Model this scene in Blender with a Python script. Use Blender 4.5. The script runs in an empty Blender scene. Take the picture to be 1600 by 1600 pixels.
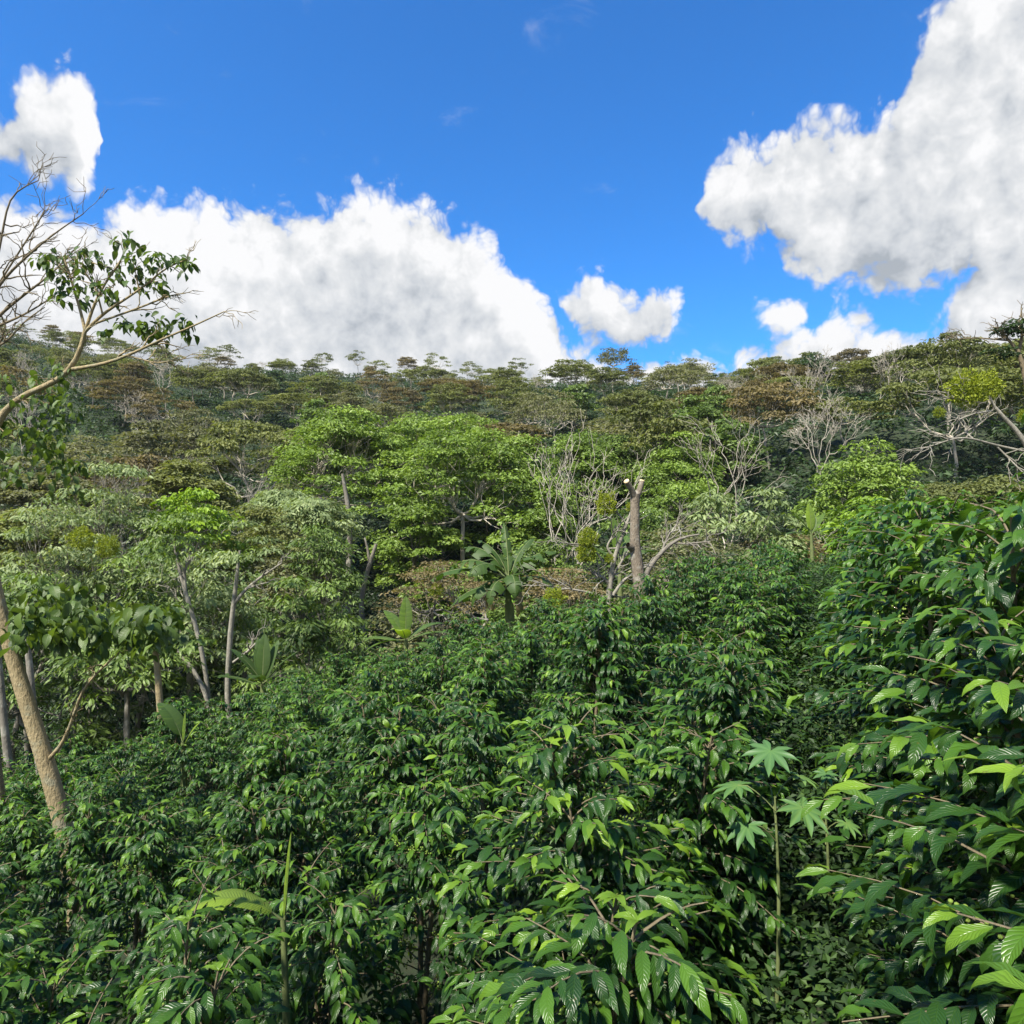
import bpy, math, numpy as np
from math import radians as rad
S = bpy.context.scene
COL = S.collection
F = 1081.0                      # focal length in photograph pixels (1600 wide)

# ------------------------------------------------------------------ camera
cd = bpy.data.cameras.new('camera'); cam = bpy.data.objects.new('camera', cd); COL.objects.link(cam)
cam.location = (0, 0, 0); cam.rotation_euler = (rad(90), 0, 0)
cd.sensor_width = 36; cd.sensor_fit = 'HORIZONTAL'; cd.lens = 36 * F / 1600
cd.clip_start = 0.05; cd.clip_end = 5000
S.camera = cam
S.view_settings.view_transform = 'Standard'; S.view_settings.look = 'None'
S.view_settings.exposure = 1.05; S.view_settings.gamma = 1.0
S.cycles.max_bounces = 6; S.cycles.diffuse_bounces = 3; S.cycles.glossy_bounces = 2
S.cycles.transmission_bounces = 3; S.cycles.transparent_max_bounces = 4
S.cycles.use_denoising = True

# ------------------------------------------------------------------ sun
SUN = np.array([-0.46, -0.52, 0.95]); SUN /= np.linalg.norm(SUN)
SUN_EL = math.asin(SUN[2]); SUN_AZ = math.atan2(SUN[0], SUN[1])
ld = bpy.data.lights.new('sun', 'SUN'); ld.energy = 5.0; ld.angle = rad(3.0); ld.color = (1.0, 0.93, 0.80)
sl = bpy.data.objects.new('sun', ld); COL.objects.link(sl)
from mathutils import Vector
sl.rotation_euler = Vector(SUN).to_track_quat('Z', 'Y').to_euler()
sl.location = Vector(SUN) * 50

# ------------------------------------------------------------------ node helper
class NT:
    def __init__(s, tree): s.t = tree; s.n = tree.nodes; s.l = tree.links
    def new(s, kind, **kw):
        n = s.n.new(kind)
        for k, v in kw.items(): setattr(n, k, v)
        return n
    def put(s, sock, v):
        if v is None: return
        if isinstance(v, bpy.types.NodeSocket): s.l.new(v, sock)
        else:
            try: sock.default_value = v
            except Exception: sock.default_value = tuple(v) + (1,)
    def math(s, op, a, b=None, c=None, clamp=False):
        n = s.new('ShaderNodeMath', operation=op, use_clamp=clamp)
        for i, v in enumerate((a, b, c)):
            if v is not None: s.put(n.inputs[i], v)
        return n.outputs[0]
    def vmath(s, op, a, b=None):
        n = s.new('ShaderNodeVectorMath', operation=op); s.put(n.inputs[0], a)
        if b is not None:
            if op == 'SCALE': s.put(n.inputs['Scale'], b)
            else: s.put(n.inputs[1], b)
        return n.outputs['Value'] if op in ('LENGTH', 'DOT_PRODUCT', 'DISTANCE') else n.outputs['Vector']
    def mix(s, f, a, b):
        n = s.new('ShaderNodeMix', data_type='RGBA'); s.put(n.inputs['Factor'], f)
        s.put(n.inputs['A'], a); s.put(n.inputs['B'], b); return n.outputs['Result']
    def ramp(s, f, stops, interp='LINEAR'):
        n = s.new('ShaderNodeValToRGB'); s.put(n.inputs[0], f); e = n.color_ramp.elements
        n.color_ramp.interpolation = interp
        while len(e) < len(stops): e.new(0.5)
        for i, (p, c) in enumerate(stops):
            e[i].position = p; e[i].color = tuple(c) + (1,) if len(c) == 3 else c
        return n.outputs[0]
    def sstep(s, v, lo, hi):
        n = s.new('ShaderNodeMapRange', interpolation_type='SMOOTHSTEP'); s.put(n.inputs[0], v)
        s.put(n.inputs[1], lo); s.put(n.inputs[2], hi); return n.outputs[0]
    def noise(s, vec, scale, detail=4, rough=0.5, dist=0.0, out='Fac', dim='3D'):
        n = s.new('ShaderNodeTexNoise', noise_dimensions=dim); s.put(n.inputs['Vector'], vec); s.put(n.inputs['Scale'], scale)
        s.put(n.inputs['Detail'], detail); s.put(n.inputs['Roughness'], rough); s.put(n.inputs['Distortion'], dist)
        return n.outputs[out]

# ------------------------------------------------------------------ sky with cumulus clouds
def azel(X, Y):
    u = (X - 800) / F; v = (800 - Y) / F
    return math.atan2(u, 1), math.atan2(v, math.hypot(u, 1))
# outlines of the cloud banks, as heights over compass direction (picked off the photograph's angles)
LOW_TOP = [(-300, 200), (-100, 280), (0, 305), (60, 312), (105, 338), (150, 336), (200, 318), (260, 322), (320, 315), (370, 318), (430, 325), (480, 330), (530, 322), (560, 305), (590, 292), (620, 298), (660, 310),
           (700, 335), (722, 360), (770, 375), (790, 400), (797, 430), (840, 450), (860, 478), (872, 520), (900, 535), (930, 548), (990, 590), (1025, 560), (1055, 545), (1085, 552), (1110, 572), (1160, 556), (1200, 538), (1250, 515), (1300, 488),
           (1330, 492), (1380, 512), (1430, 515), (1455, 490), (1475, 480), (1500, 440), (1530, 400), (1700, 380), (1900, 380)]
UP_TOP = [(-300, 60), (0, 185), (22, 165), (45, 120), (100, 95), (140, 120), (160, 215), (170, 420), (600, 440), (1080, 440), (1096, 295), (1112, 250), (1150, 232), (1200, 212), (1260, 192), (1340, 182), (1410, 175), (1435, 60), (1480, -20), (1600, -160), (1900, -300)]
UP_BOT = [(-300, 340), (-60, 290), (0, 268), (40, 262), (80, 288), (125, 300), (145, 285), (156, 240), (170, 240), (600, 240), (1080, 240), (1096, 335), (1130, 378), (1200, 382), (1230, 420), (1300, 452), (1350, 456), (1420, 460), (1470, 440), (1520, 425), (1560, 560), (1900, 560)]
PUF_TOP = [(-300, 600), (240, 600), (860, 560), (872, 462), (900, 440), (938, 428), (970, 448), (1000, 460), (1040, 450), (1075, 464), (1082, 560), (1165, 560), (1174, 490), (1200, 474), (1240, 470), (1262, 500), (1268, 580), (1900, 600)]
PUF_BOT = [(-300, 400), (240, 400), (860, 440), (872, 488), (900, 512), (930, 538), (990, 552), (1040, 524), (1075, 480), (1082, 440), (1165, 440), (1174, 502), (1200, 526), (1240, 524), (1262, 506), (1268, 440), (1900, 400)]
world = bpy.data.worlds.new('World'); S.world = world; world.use_nodes = True
W = NT(world.node_tree); W.n.clear()
g = bpy.data.node_groups.new('cloud_field', 'ShaderNodeTree')
g.interface.new_socket('Vector', in_out='INPUT', socket_type='NodeSocketVector')
g.interface.new_socket('Density', in_out='OUTPUT', socket_type='NodeSocketFloat')
G = NT(g); gi = G.new('NodeGroupInput'); go = G.new('NodeGroupOutput')
vec = gi.outputs[0]
warp = G.vmath('SCALE', G.vmath('SUBTRACT', G.noise(vec, 14.0, 3, 0.55, out='Color'), (0.5, 0.5, 0.5)), 0.045)
p = G.vmath('MULTIPLY', G.vmath('ADD', vec, warp), (1, 1, 0))
ps_ = G.new('ShaderNodeSeparateXYZ'); G.l.new(p, ps_.inputs[0]); AZ0, AZ1 = -0.80, 0.80
azn = G.math('DIVIDE', G.math('SUBTRACT', ps_.outputs[0], AZ0), AZ1 - AZ0)
def outline(pts):
    n = G.new('ShaderNodeFloatCurve'); G.put(n.inputs['Value'], azn); c = n.mapping.curves[0]
    q = [((azel(X, Y)[0] - AZ0) / (AZ1 - AZ0), azel(X, Y)[1] + 0.1) for X, Y in pts]
    q = [v for v in q if 0 <= v[0] <= 1]; q = [(0, q[0][1])] + q + [(1, q[-1][1])]
    while len(c.points) < len(q): c.points.new(0.5, 0.5)
    for i, v in enumerate(q): c.points[i].location = v; c.points[i].handle_type = 'VECTOR'
    n.mapping.use_clip = False; n.mapping.update(); return G.math('SUBTRACT', n.outputs[0], 0.1)
EL = ps_.outputs[1]
def band(top, bot): return G.math('MINIMUM', G.math('SUBTRACT', outline(top), EL), G.math('SUBTRACT', EL, outline(bot)))
acc = G.math('SUBTRACT', outline(LOW_TOP), EL)
for tb in ((UP_TOP, UP_BOT), (PUF_TOP, PUF_BOT)): acc = G.math('MAXIMUM', acc, band(*tb))
vor = G.new('ShaderNodeTexVoronoi', feature='F1'); G.put(vor.inputs['Vector'], G.vmath('ADD', vec, warp)); vor.inputs['Scale'].default_value = 26
vor.voronoi_dimensions = '2D'; vor.inputs['Detail'].default_value = 3.0; vor.inputs['Roughness'].default_value = 0.55
bil = G.math('SUBTRACT', 0.45, vor.outputs['Distance'])
fb = G.math('SUBTRACT', G.noise(vec, 24, 6, 0.6), 0.5)
dens = G.math('ADD', G.math('MINIMUM', G.math('MULTIPLY', G.math('ADD', acc, 0.010), 11.0), 0.8), G.math('MULTIPLY', bil, 0.38))
dens = G.math('ADD', dens, G.math('MULTIPLY', fb, 0.26))
G.l.new(dens, go.inputs[0])

tc = W.new('ShaderNodeTexCoord'); sp = W.new('ShaderNodeSeparateXYZ'); W.l.new(tc.outputs['Generated'], sp.inputs[0])
az = W.math('ARCTAN2', sp.outputs[0], sp.outputs[1]); el = W.math('ARCSINE', sp.outputs[2])
cb = W.new('ShaderNodeCombineXYZ'); W.l.new(az, cb.inputs[0]); W.l.new(el, cb.inputs[1])
def field(v):
    n = W.new('ShaderNodeGroup'); n.node_tree = g; W.put(n.inputs[0], v); return n.outputs[0]
D0 = field(cb.outputs[0])
D1 = field(W.vmath('ADD', cb.outputs[0], (0.020, 0.030, 0)))
cov = W.sstep(D0, -0.14, 0.18)
slope = W.math('SUBTRACT', D0, D1)
low = W.noise(cb.outputs[0], 5.5, 3, 0.5)
lit = W.math('ADD', W.math('MULTIPLY', slope, 0.95), 0.60)
lit = W.math('ADD', lit, W.math('MULTIPLY', W.math('SUBTRACT', low, 0.5), 1.9), clamp=True)
cloudcol = W.ramp(lit, [(0.0, (0.21, 0.23, 0.255)), (0.35, (0.315, 0.33, 0.35)), (0.7, (0.395, 0.402, 0.412)), (1.0, (0.475, 0.475, 0.48))])
sky = W.new('ShaderNodeTexSky', sky_type='NISHITA'); sky.sun_disc = False
sky.sun_elevation = SUN_EL; sky.sun_rotation = SUN_AZ; sky.air_density = 1.0; sky.dust_density = 0.4; sky.ozone_density = 2.5
skyc = W.vmath('MULTIPLY', sky.outputs[0], (0.0195, 0.066, 0.114))
wisp = W.math('MULTIPLY', W.sstep(W.noise(W.vmath('MULTIPLY', cb.outputs[0], (1.0, 2.2, 1)), 6, 8, 0.62, 0.6), 0.60, 0.85), 0.35)
cov = W.math('MAXIMUM', cov, wisp)
final = W.mix(cov, skyc, cloudcol)
bg = W.new('ShaderNodeBackground'); bg.inputs[1].default_value = 1.0; W.l.new(final, bg.inputs[0])
wo = W.new('ShaderNodeOutputWorld'); W.l.new(bg.outputs[0], wo.inputs[0])
world.cycles.sampling_method = 'MANUAL'; world.cycles.sample_map_resolution = 512

# ------------------------------------------------------------------ materials
def leaf_mat(name, ramp, rough=0.5, trans=0.28, spec=0.4, veins=False, objvar=0.22, sat_trans=1.25, ribs=11.0):
    m = bpy.data.materials.new(name); m.use_nodes = True; T = NT(m.node_tree); T.n.clear()
    at = T.new('ShaderNodeAttribute', attribute_name='tone'); oi = T.new('ShaderNodeObjectInfo')
    f = T.math('ADD', at.outputs['Fac'], T.math('MULTIPLY', T.math('SUBTRACT', oi.outputs['Random'], 0.5), objvar), clamp=True)
    c = T.ramp(f, ramp)
    b = T.new('ShaderNodeBsdfPrincipled')
    if veins:
        uv = T.new('ShaderNodeUVMap', uv_map='leaf'); s = T.new('ShaderNodeSeparateXYZ'); T.l.new(uv.outputs[0], s.inputs[0])
        au = T.math('ABSOLUTE', s.outputs[0])
        ph = T.math('SUBTRACT', T.math('MULTIPLY', s.outputs[1], ribs), T.math('MULTIPLY', au, 2.4))
        w = T.math('POWER', T.math('ABSOLUTE', T.math('SINE', T.math('MULTIPLY', ph, math.pi))), 0.6)
        mid = T.sstep(au, 0.0, 0.10)
        hgt = T.math('MULTIPLY', w, mid)
        bu = T.new('ShaderNodeBump'); bu.inputs['Strength'].default_value = 0.42; bu.inputs['Distance'].default_value = 0.004
        T.l.new(hgt, bu.inputs['Height']); T.l.new(bu.outputs[0], b.inputs['Normal'])
        vc = T.math('MULTIPLY', T.math('SUBTRACT', 1.0, hgt), 0.24)
        c = T.mix(vc, c, ramp[-2][1])
        geo = T.new('ShaderNodeNewGeometry')
        c = T.mix(T.math('MULTIPLY', geo.outputs['Backfacing'], 0.35), c, tuple(0.7 * x + 0.02 for x in ramp[-2][1]))
    if veins:
        tcn = T.new('ShaderNodeTexCoord'); sn = T.noise(tcn.outputs['Object'], 55, 3, .6)
        c = T.mix(T.math('MULTIPLY', T.sstep(sn, .66, .74), .7), c, (.10, .085, .02))
    T.put(b.inputs['Base Color'], c); b.inputs['Roughness'].default_value = rough
    b.inputs['Specular IOR Level'].default_value = spec
    tr = T.new('ShaderNodeBsdfTranslucent')
    T.put(tr.inputs[0], T.vmath('MULTIPLY', c, (1.5 * sat_trans, 1.5 * sat_trans, 0.7)))
    mx = T.new('ShaderNodeMixShader'); mx.inputs[0].default_value = trans
    T.l.new(b.outputs[0], mx.inputs[1]); T.l.new(tr.outputs[0], mx.inputs[2])
    o = T.new('ShaderNodeOutputMaterial'); T.l.new(mx.outputs[0], o.inputs[0]); return m

def bark_mat(name, c1, c2, scale=6, patch=None, bump=0.5):
    m = bpy.data.materials.new(name); m.use_nodes = True; T = NT(m.node_tree); T.n.clear()
    t = T.new('ShaderNodeTexCoord'); v = T.vmath('MULTIPLY', t.outputs['Object'], (1, 1, 0.45))
    n1 = T.noise(v, scale, 8, 0.65, 0.4); n2 = T.noise(v, scale * 5, 5, 0.6)
    c = T.ramp(n1, [(0.3, c1), (0.7, c2)])
    if patch: c = T.mix(T.sstep(T.noise(t.outputs['Object'], scale * 0.8, 5, 0.6), 0.52, 0.66), c, patch)
    c = T.mix(T.math('MULTIPLY', T.sstep(n2, 0.50, 0.75), 0.55), c, tuple(x * 0.35 for x in c1))
    b = T.new('ShaderNodeBsdfPrincipled'); T.put(b.inputs['Base Color'], c); b.inputs['Roughness'].default_value = 0.85
    bu = T.new('ShaderNodeBump'); bu.inputs['Strength'].default_value = bump; bu.inputs['Distance'].default_value = 0.02
    T.l.new(T.math('ADD', n1, n2), bu.inputs['Height']); T.l.new(bu.outputs[0], b.inputs['Normal'])
    o = T.new('ShaderNodeOutputMaterial'); T.l.new(b.outputs[0], o.inputs[0]); return m

M = {
 'bright': leaf_mat('bright_leaf', [(0, (.085, .135, .024)), (.5, (.155, .238, .038)), (1, (.240, .340, .060))], objvar=.1),
 'lime': leaf_mat('lime_leaf', [(0, (.085, .150, .012)), (.5, (.165, .270, .018)), (1, (.250, .370, .030))]),
 'pale': leaf_mat('pale_leaf', [(0, (.075, .112, .036)), (.5, (.175, .235, .088)), (1, (.350, .410, .200))], rough=.6),
 'mid': leaf_mat('mid_leaf', [(0, (.045, .080, .016)), (.5, (.115, .180, .036)), (1, (.210, .300, .075))]),
 'olive': leaf_mat('olive_leaf', [(0, (.072, .090, .026)), (.5, (.145, .168, .052)), (1, (.230, .250, .085))], rough=.7, objvar=.4),
 'greyolive': leaf_mat('greyish_leaf', [(0, (.090, .098, .045)), (.5, (.160, .170, .080)), (1, (.240, .245, .125))], rough=.7, objvar=.4),
 'brown': leaf_mat('brown_leaf', [(0, (.090, .078, .034)), (.5, (.165, .137, .062)), (1, (.250, .200, .098))], rough=.75, objvar=.4),
 'dark': leaf_mat('dark_leaf', [(0, (.014, .032, .011)), (.5, (.036, .070, .022)), (1, (.072, .125, .038))], objvar=.3),
 'shade': leaf_mat('painted_shade_leaf', [(0, (.006, .016, .006)), (.5, (.016, .036, .012)), (1, (.034, .068, .020))]),  # undergrowth greens darkened: shade under the valley trees painted into leaf colour
 'shrub': leaf_mat('shrub_leaf', [(0, (.025, .055, .014)), (.5, (.055, .105, .026)), (1, (.10, .17, .045))]),
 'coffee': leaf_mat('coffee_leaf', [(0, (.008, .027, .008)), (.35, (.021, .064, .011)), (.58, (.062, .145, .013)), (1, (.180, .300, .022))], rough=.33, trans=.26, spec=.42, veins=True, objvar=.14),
 'mistletoe': leaf_mat('mistletoe_leaf', [(0, (.110, .150, .010)), (.5, (.190, .235, .015)), (1, (.280, .320, .025))], rough=.6),
 'near': leaf_mat('shade_tree_leaf', [(0, (.030, .058, .014)), (.5, (.065, .115, .022)), (.9, (.115, .180, .030)), (1, (.40, .30, .02))], rough=.45, trans=.3, veins=True),
 'banana': leaf_mat('banana_leaf', [(0, (.018, .042, .008)), (.5, (.060, .118, .020)), (1, (.260, .380, .030))], rough=.55, trans=.35, objvar=0, veins=True, ribs=34),
 'castor': leaf_mat('castor_leaf', [(0, (.030, .080, .026)), (.6, (.070, .155, .046)), (1, (.140, .240, .055))], rough=.5, trans=.2, objvar=0),
 'weed': leaf_mat('weed_leaf', [(0, (.008, .022, .006)), (.6, (.026, .062, .013)), (1, (.075, .140, .025))], rough=.6),
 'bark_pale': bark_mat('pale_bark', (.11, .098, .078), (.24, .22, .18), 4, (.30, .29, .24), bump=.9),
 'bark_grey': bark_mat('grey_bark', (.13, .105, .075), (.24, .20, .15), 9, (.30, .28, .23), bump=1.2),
 'bark_hill': bark_mat('palest_bark', (.28, .25, .20), (.50, .46, .38), 3),  # palest bark colour, for hillside trees and several valley trunks
 'bark_white': bark_mat('whitish_bark', (.15, .14, .11), (.33, .31, .26), 4, (.20, .19, .15), bump=.9),
 'bark_brown': bark_mat('brown_bark', (.11, .085, .05), (.22, .18, .11), 7),
 'bark_tan': bark_mat('tan_bark', (.21, .165, .085), (.36, .29, .16), 9, (.27, .25, .16), bump=1.0),
 'cut': bark_mat('cut_wood', (.55, .40, .22), (.75, .60, .38), 12, bump=.2),
 'stem': bark_mat('coffee_bark', (.09, .07, .04), (.18, .15, .09), 12),
 'greenstem': bark_mat('green_stem', (.07, .10, .03), (.15, .18, .06), 8, bump=.2),
 'berry': bark_mat('green_berry', (.08, .16, .02), (.20, .27, .04), 30, bump=0.05),
 'fruit': bark_mat('green_banana', (.14, .30, .03), (.22, .40, .05), 10, bump=0.1),
}

def ground_mat():
    m = bpy.data.materials.new('earth'); m.use_nodes = True; T = NT(m.node_tree); T.n.clear()
    t = T.new('ShaderNodeTexCoord'); v = t.outputs['Object']
    n = T.noise(v, 0.35, 10, 0.7); n2 = T.noise(v, 6, 8, 0.7)
    c = T.ramp(n, [(0.32, (.012, .022, .008)), (0.55, (.022, .040, .012)), (0.75, (.045, .040, .022))])
    c = T.mix(T.math('MULTIPLY', T.sstep(n2, .5, .7), .6), c, (.035, .024, .014))
    b = T.new('ShaderNodeBsdfPrincipled'); T.put(b.inputs['Base Color'], c); b.inputs['Roughness'].default_value = .95
    bu = T.new('ShaderNodeBump'); bu.inputs['Strength'].default_value = .9; bu.inputs['Distance'].default_value = .15
    T.l.new(n2, bu.inputs['Height']); T.l.new(bu.outputs[0], b.inputs['Normal'])
    o = T.new('ShaderNodeOutputMaterial'); T.l.new(b.outputs[0], o.inputs[0]); return m
M['earth'] = ground_mat()

# ------------------------------------------------------------------ mesh helpers
def unit(v): return v / np.maximum(np.linalg.norm(v, axis=-1, keepdims=True), 1e-9)
class MB:
    """collects numpy pieces and links them as one mesh object"""
    def __init__(s): s.V = []; s.Q = []; s.T = []; s.tone = []; s.uv = []; s.n = 0
    def add(s, V, Fc, tone=0.4, uv=None):
        V = np.asarray(V, float).reshape(-1, 3); n = len(V); Fc = np.asarray(Fc, np.int64)
        (s.Q if Fc.shape[1] == 4 else s.T).append(Fc + s.n)
        s.V.append(V); s.tone.append(np.broadcast_to(np.asarray(tone, float), (n,)).copy())
        s.uv.append(np.zeros((n, 2)) if uv is None else np.asarray(uv, float)); s.n += n; return s
    def mesh(s, name, mat, smooth=True):
        me = bpy.data.meshes.new(name); V = np.concatenate(s.V)
        Q = np.concatenate(s.Q) if s.Q else np.zeros((0, 4), np.int64); T = np.concatenate(s.T) if s.T else np.zeros((0, 3), np.int64)
        loops = np.concatenate([Q.ravel(), T.ravel()]).astype(np.int32)
        me.vertices.add(len(V)); me.vertices.foreach_set('co', V.astype(np.float32).ravel())
        me.loops.add(len(loops)); me.loops.foreach_set('vertex_index', loops)
        st = np.concatenate([np.arange(len(Q)) * 4, len(Q) * 4 + np.arange(len(T)) * 3]).astype(np.int32)
        me.polygons.add(len(st)); me.polygons.foreach_set('loop_start', st)
        me.update(calc_edges=True)
        me.polygons.foreach_set('use_smooth', np.full(len(st), smooth))
        a = me.attributes.new('tone', 'FLOAT', 'POINT'); a.data.foreach_set('value', np.concatenate(s.tone).astype(np.float32))
        uv = np.concatenate(s.uv)
        if uv.any():
            l = me.uv_layers.new(name='leaf'); l.data.foreach_set('uv', uv[loops].astype(np.float32).ravel())
        me.materials.append(mat); me.validate(); return me
    def build(s, name, mat, parent=None, smooth=True):
        o = bpy.data.objects.new(name, s.mesh(name, mat, smooth)); COL.objects.link(o)
        if parent: o.parent = parent
        return o
def tag(o, label=None, cat=None, group=None, kind=None):
    if label: o['label'] = label
    if cat: o['category'] = cat
    if group: o['group'] = group
    if kind: o['kind'] = kind
    return o
def thing(name, label, cat, loc, group=None, rz=0.0, sc=1.0):
    o = bpy.data.objects.new(name, None); COL.objects.link(o); o.empty_display_size = 0.2
    o.location = loc; o.rotation_euler = (0, 0, rz); o.scale = (sc, sc, sc) if np.isscalar(sc) else sc
    return tag(o, label, cat, group)
def copy_tree(root, loc, rz, sc, label, group=None):
    r = root.copy(); COL.objects.link(r); r.location = loc; r.rotation_euler = (0, 0, rz); r.scale = (sc, sc, sc) if np.isscalar(sc) else sc
    r['label'] = label
    if group: r['group'] = group
    for ch in list(root.children):
        c = ch.copy(); COL.objects.link(c); c.parent = r
        for gch in ch.children:
            d = gch.copy(); COL.objects.link(d); d.parent = c
    return r

def leaf_tmpl(L=1.0, Wd=0.36, nv=6, fold=0.25, droop=0.5, wave=0.0, tip=1.6, seed=0):
    """leaf along +Y, length L: 2 x nv quads"""
    r = np.random.default_rng(seed); t = np.linspace(0, 1, nv + 1)
    prof = np.sin(np.pi * t ** 0.82) ** 0.9 * (1 - 0.25 * t ** tip); prof[0] = 0.04; prof[-1] = 0.0
    ang = -droop * t ** 1.3
    dy = np.cumsum(np.r_[0, np.cos(ang[:-1]) / nv]) * L; dz = np.cumsum(np.r_[0, np.sin(ang[:-1]) / nv]) * L
    V = []; uv = []
    for i in range(nv + 1):
        w = Wd * 0.5 * prof[i] * L
        for sx in (-1, 0, 1):
            z = abs(sx) * w * fold + (wave * w * math.sin(i * 2.1 + sx + seed) if sx else 0)
            V.append((sx * w, dy[i], dz[i] + z)); uv.append((sx, t[i]))
    Q = []
    for i in range(nv):
        for k in range(2):
            a = i * 3 + k; Q.append((a, a + 1, a + 4, a + 3))
    return np.array(V), np.array(Q), np.array(uv)
def diamond(Wd=0.5, fold=0.15, droop=0.15):
    V = np.array([(0, 0, 0), (Wd / 2, .45, fold * .5), (0, 1, -droop), (-Wd / 2, .45, fold * .5)])
    return V, np.array([(0, 1, 2), (0, 2, 3)]), None
def place(mb, tm, P, D, N, Sc, tone):
    V, Fc, uv = tm; P = np.asarray(P); n = len(P)
    if n == 0: return
    D = unit(D); X = unit(np.cross(D, N)); Z = np.cross(X, D); Sc = np.broadcast_to(Sc, (n,))
    W_ = P[:, None, :] + Sc[:, None, None] * (V[None, :, 0:1] * X[:, None, :] + V[None, :, 1:2] * D[:, None, :] + V[None, :, 2:3] * Z[:, None, :])
    k = len(V); FF = (Fc[None] + (np.arange(n) * k)[:, None, None]).reshape(-1, Fc.shape[1])
    mb.add(W_.reshape(-1, 3), FF, np.repeat(np.broadcast_to(tone, (n,)), k), None if uv is None else np.tile(uv, (n, 1)))
def tubes(mb, P, R, sides=5, tone=0.4):
    """P (B,K,3) polylines, R (B,K) radii"""
    P = np.asarray(P, float); R = np.asarray(R, float)
    if P.ndim == 2: P = P[None]; R = R[None]
    B, K, _ = P.shape
    T = np.empty_like(P); T[:, 1:-1] = P[:, 2:] - P[:, :-2]; T[:, 0] = P[:, 1] - P[:, 0]; T[:, -1] = P[:, -1] - P[:, -2]; T = unit(T)
    ref = np.where(np.abs(T[:, :1, 2:3]) > 0.7, np.array([1., 0, 0]), np.array([0, 0, 1.]))
    ref = np.broadcast_to(ref, T.shape); A = unit(np.cross(T, ref)); Bn = np.cross(T, A)
    th = np.arange(sides) * 2 * np.pi / sides
    V = P[:, :, None] + R[:, :, None, None] * (np.cos(th)[None, None, :, None] * A[:, :, None] + np.sin(th)[None, None, :, None] * Bn[:, :, None])
    i = np.arange(K - 1)[:, None] * sides; j = np.arange(sides)[None]; j2 = (j + 1) % sides
    q = np.stack([i + j, i + j2, i + sides + j2, i + sides + j], -1).reshape(-1, 4)
    Q = (q[None] + (np.arange(B) * K * sides)[:, None, None]).reshape(-1, 4)
    mb.add(V.reshape(-1, 3), Q, tone)
def resample(pts, rads, K):
    """smooth polyline through given points"""
    pts = np.asarray(pts, float); rads = np.asarray(rads, float)
    d = np.r_[0, np.cumsum(np.linalg.norm(np.diff(pts, axis=0), axis=1))]; t = np.linspace(0, d[-1], K)
    out = np.stack([np.interp(t, d, pts[:, k]) for k in range(3)], 1)
    for _ in range(2): out[1:-1] = (out[:-2] + 2 * out[1:-1] + out[2:]) / 4
    return out, np.interp(t, d, rads)
def arcs(rng, A, B, bend, K=5, jit=0.04):
    """curved lines from A to B (n,3); bend vector added at the middle"""
    t = np.linspace(0, 1, K)[None, :, None]; L = np.linalg.norm(B - A, axis=1)[:, None, None]
    P = A[:, None] * (1 - t) + B[:, None] * t + (4 * t * (1 - t)) * bend[:, None]
    J = rng.normal(0, 1, (len(A), K, 3)) * jit * L; J[:, 0] = 0; J[:, -1] = 0
    return P + J

# ------------------------------------------------------------------ terrain
def sst(a, b, x):
    t = np.clip((x - a) / (b - a), 0, 1); return t * t * (3 - 2 * t)
RX = [-400, 0, 150, 300, 500, 700, 850, 950, 1100, 1250, 1400, 1500, 1600, 2000]
RY = [515, 525, 560, 580, 587, 600, 606, 603, 613, 606, 594, 592, 592, 575]
RIDGE = 190.0
def H(x, y):
    x = np.asarray(x, float); y = np.asarray(y, float)
    xp = 14 * np.tanh(x / 14)
    near = -2.95 + 0.33 * xp - 0.075 * (np.clip(y, -10, 40) - 4)
    vf = -6.8 + 0.17 * np.clip(x, -30, 40)
    X = 800 + x / np.maximum(y, 20) * F
    zr = (800 - np.interp(X, RX, RY)) / F * RIDGE
    rise = np.clip(y - 38, 0, RIDGE - 38) / (RIDGE - 38)
    far = vf + (zr - vf) * rise - 0.4 * np.clip(y - RIDGE - 3, 0, 400)
    far = far + (np.sin(x * .07 + y * .05) * 1.2 + np.sin(x * .031 - y * .09 + 1) * 1.1) * sst(30, 60, y) * (1 - sst(150, 188, y))
    w = sst(17, 30, y)
    z = near * (1 - w) + far * w
    return z + 0.07 * np.sin(x * 2.3 + 1) * np.sin(y * 1.9)
gx = np.concatenate([np.linspace(-420, -60, 46)[:-1], np.linspace(-60, -14, 47)[:-1], np.linspace(-14, 10, 121)[:-1], np.linspace(10, 60, 51)[:-1], np.linspace(60, 420, 46)])
gy = np.concatenate([np.linspace(-60, -2, 15)[:-1], np.linspace(-2, 22, 121)[:-1], np.linspace(22, 60, 39)[:-1], np.linspace(60, 200, 71)[:-1], np.linspace(200, 560, 25)])
XX, YY = np.meshgrid(gx, gy); ZZ = H(XX, YY)
V = np.stack([XX, YY, ZZ], -1).reshape(-1, 3); nx = len(gx)
ii, jj = np.meshgrid(np.arange(nx - 1), np.arange(len(gy) - 1)); a0 = (jj * nx + ii).ravel()
ground = MB().add(V, np.stack([a0, a0 + 1, a0 + nx + 1, a0 + nx], 1)).build('ground', M['earth']); tag(ground, kind='structure')

def px(X, Y, d): return np.array([(X - 800) / F * d, d, (800 - Y) / F * d])
def on_ground(X, d):
    x = (X - 800) / F * d; return np.array([x, d, float(H(x, d))])

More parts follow.
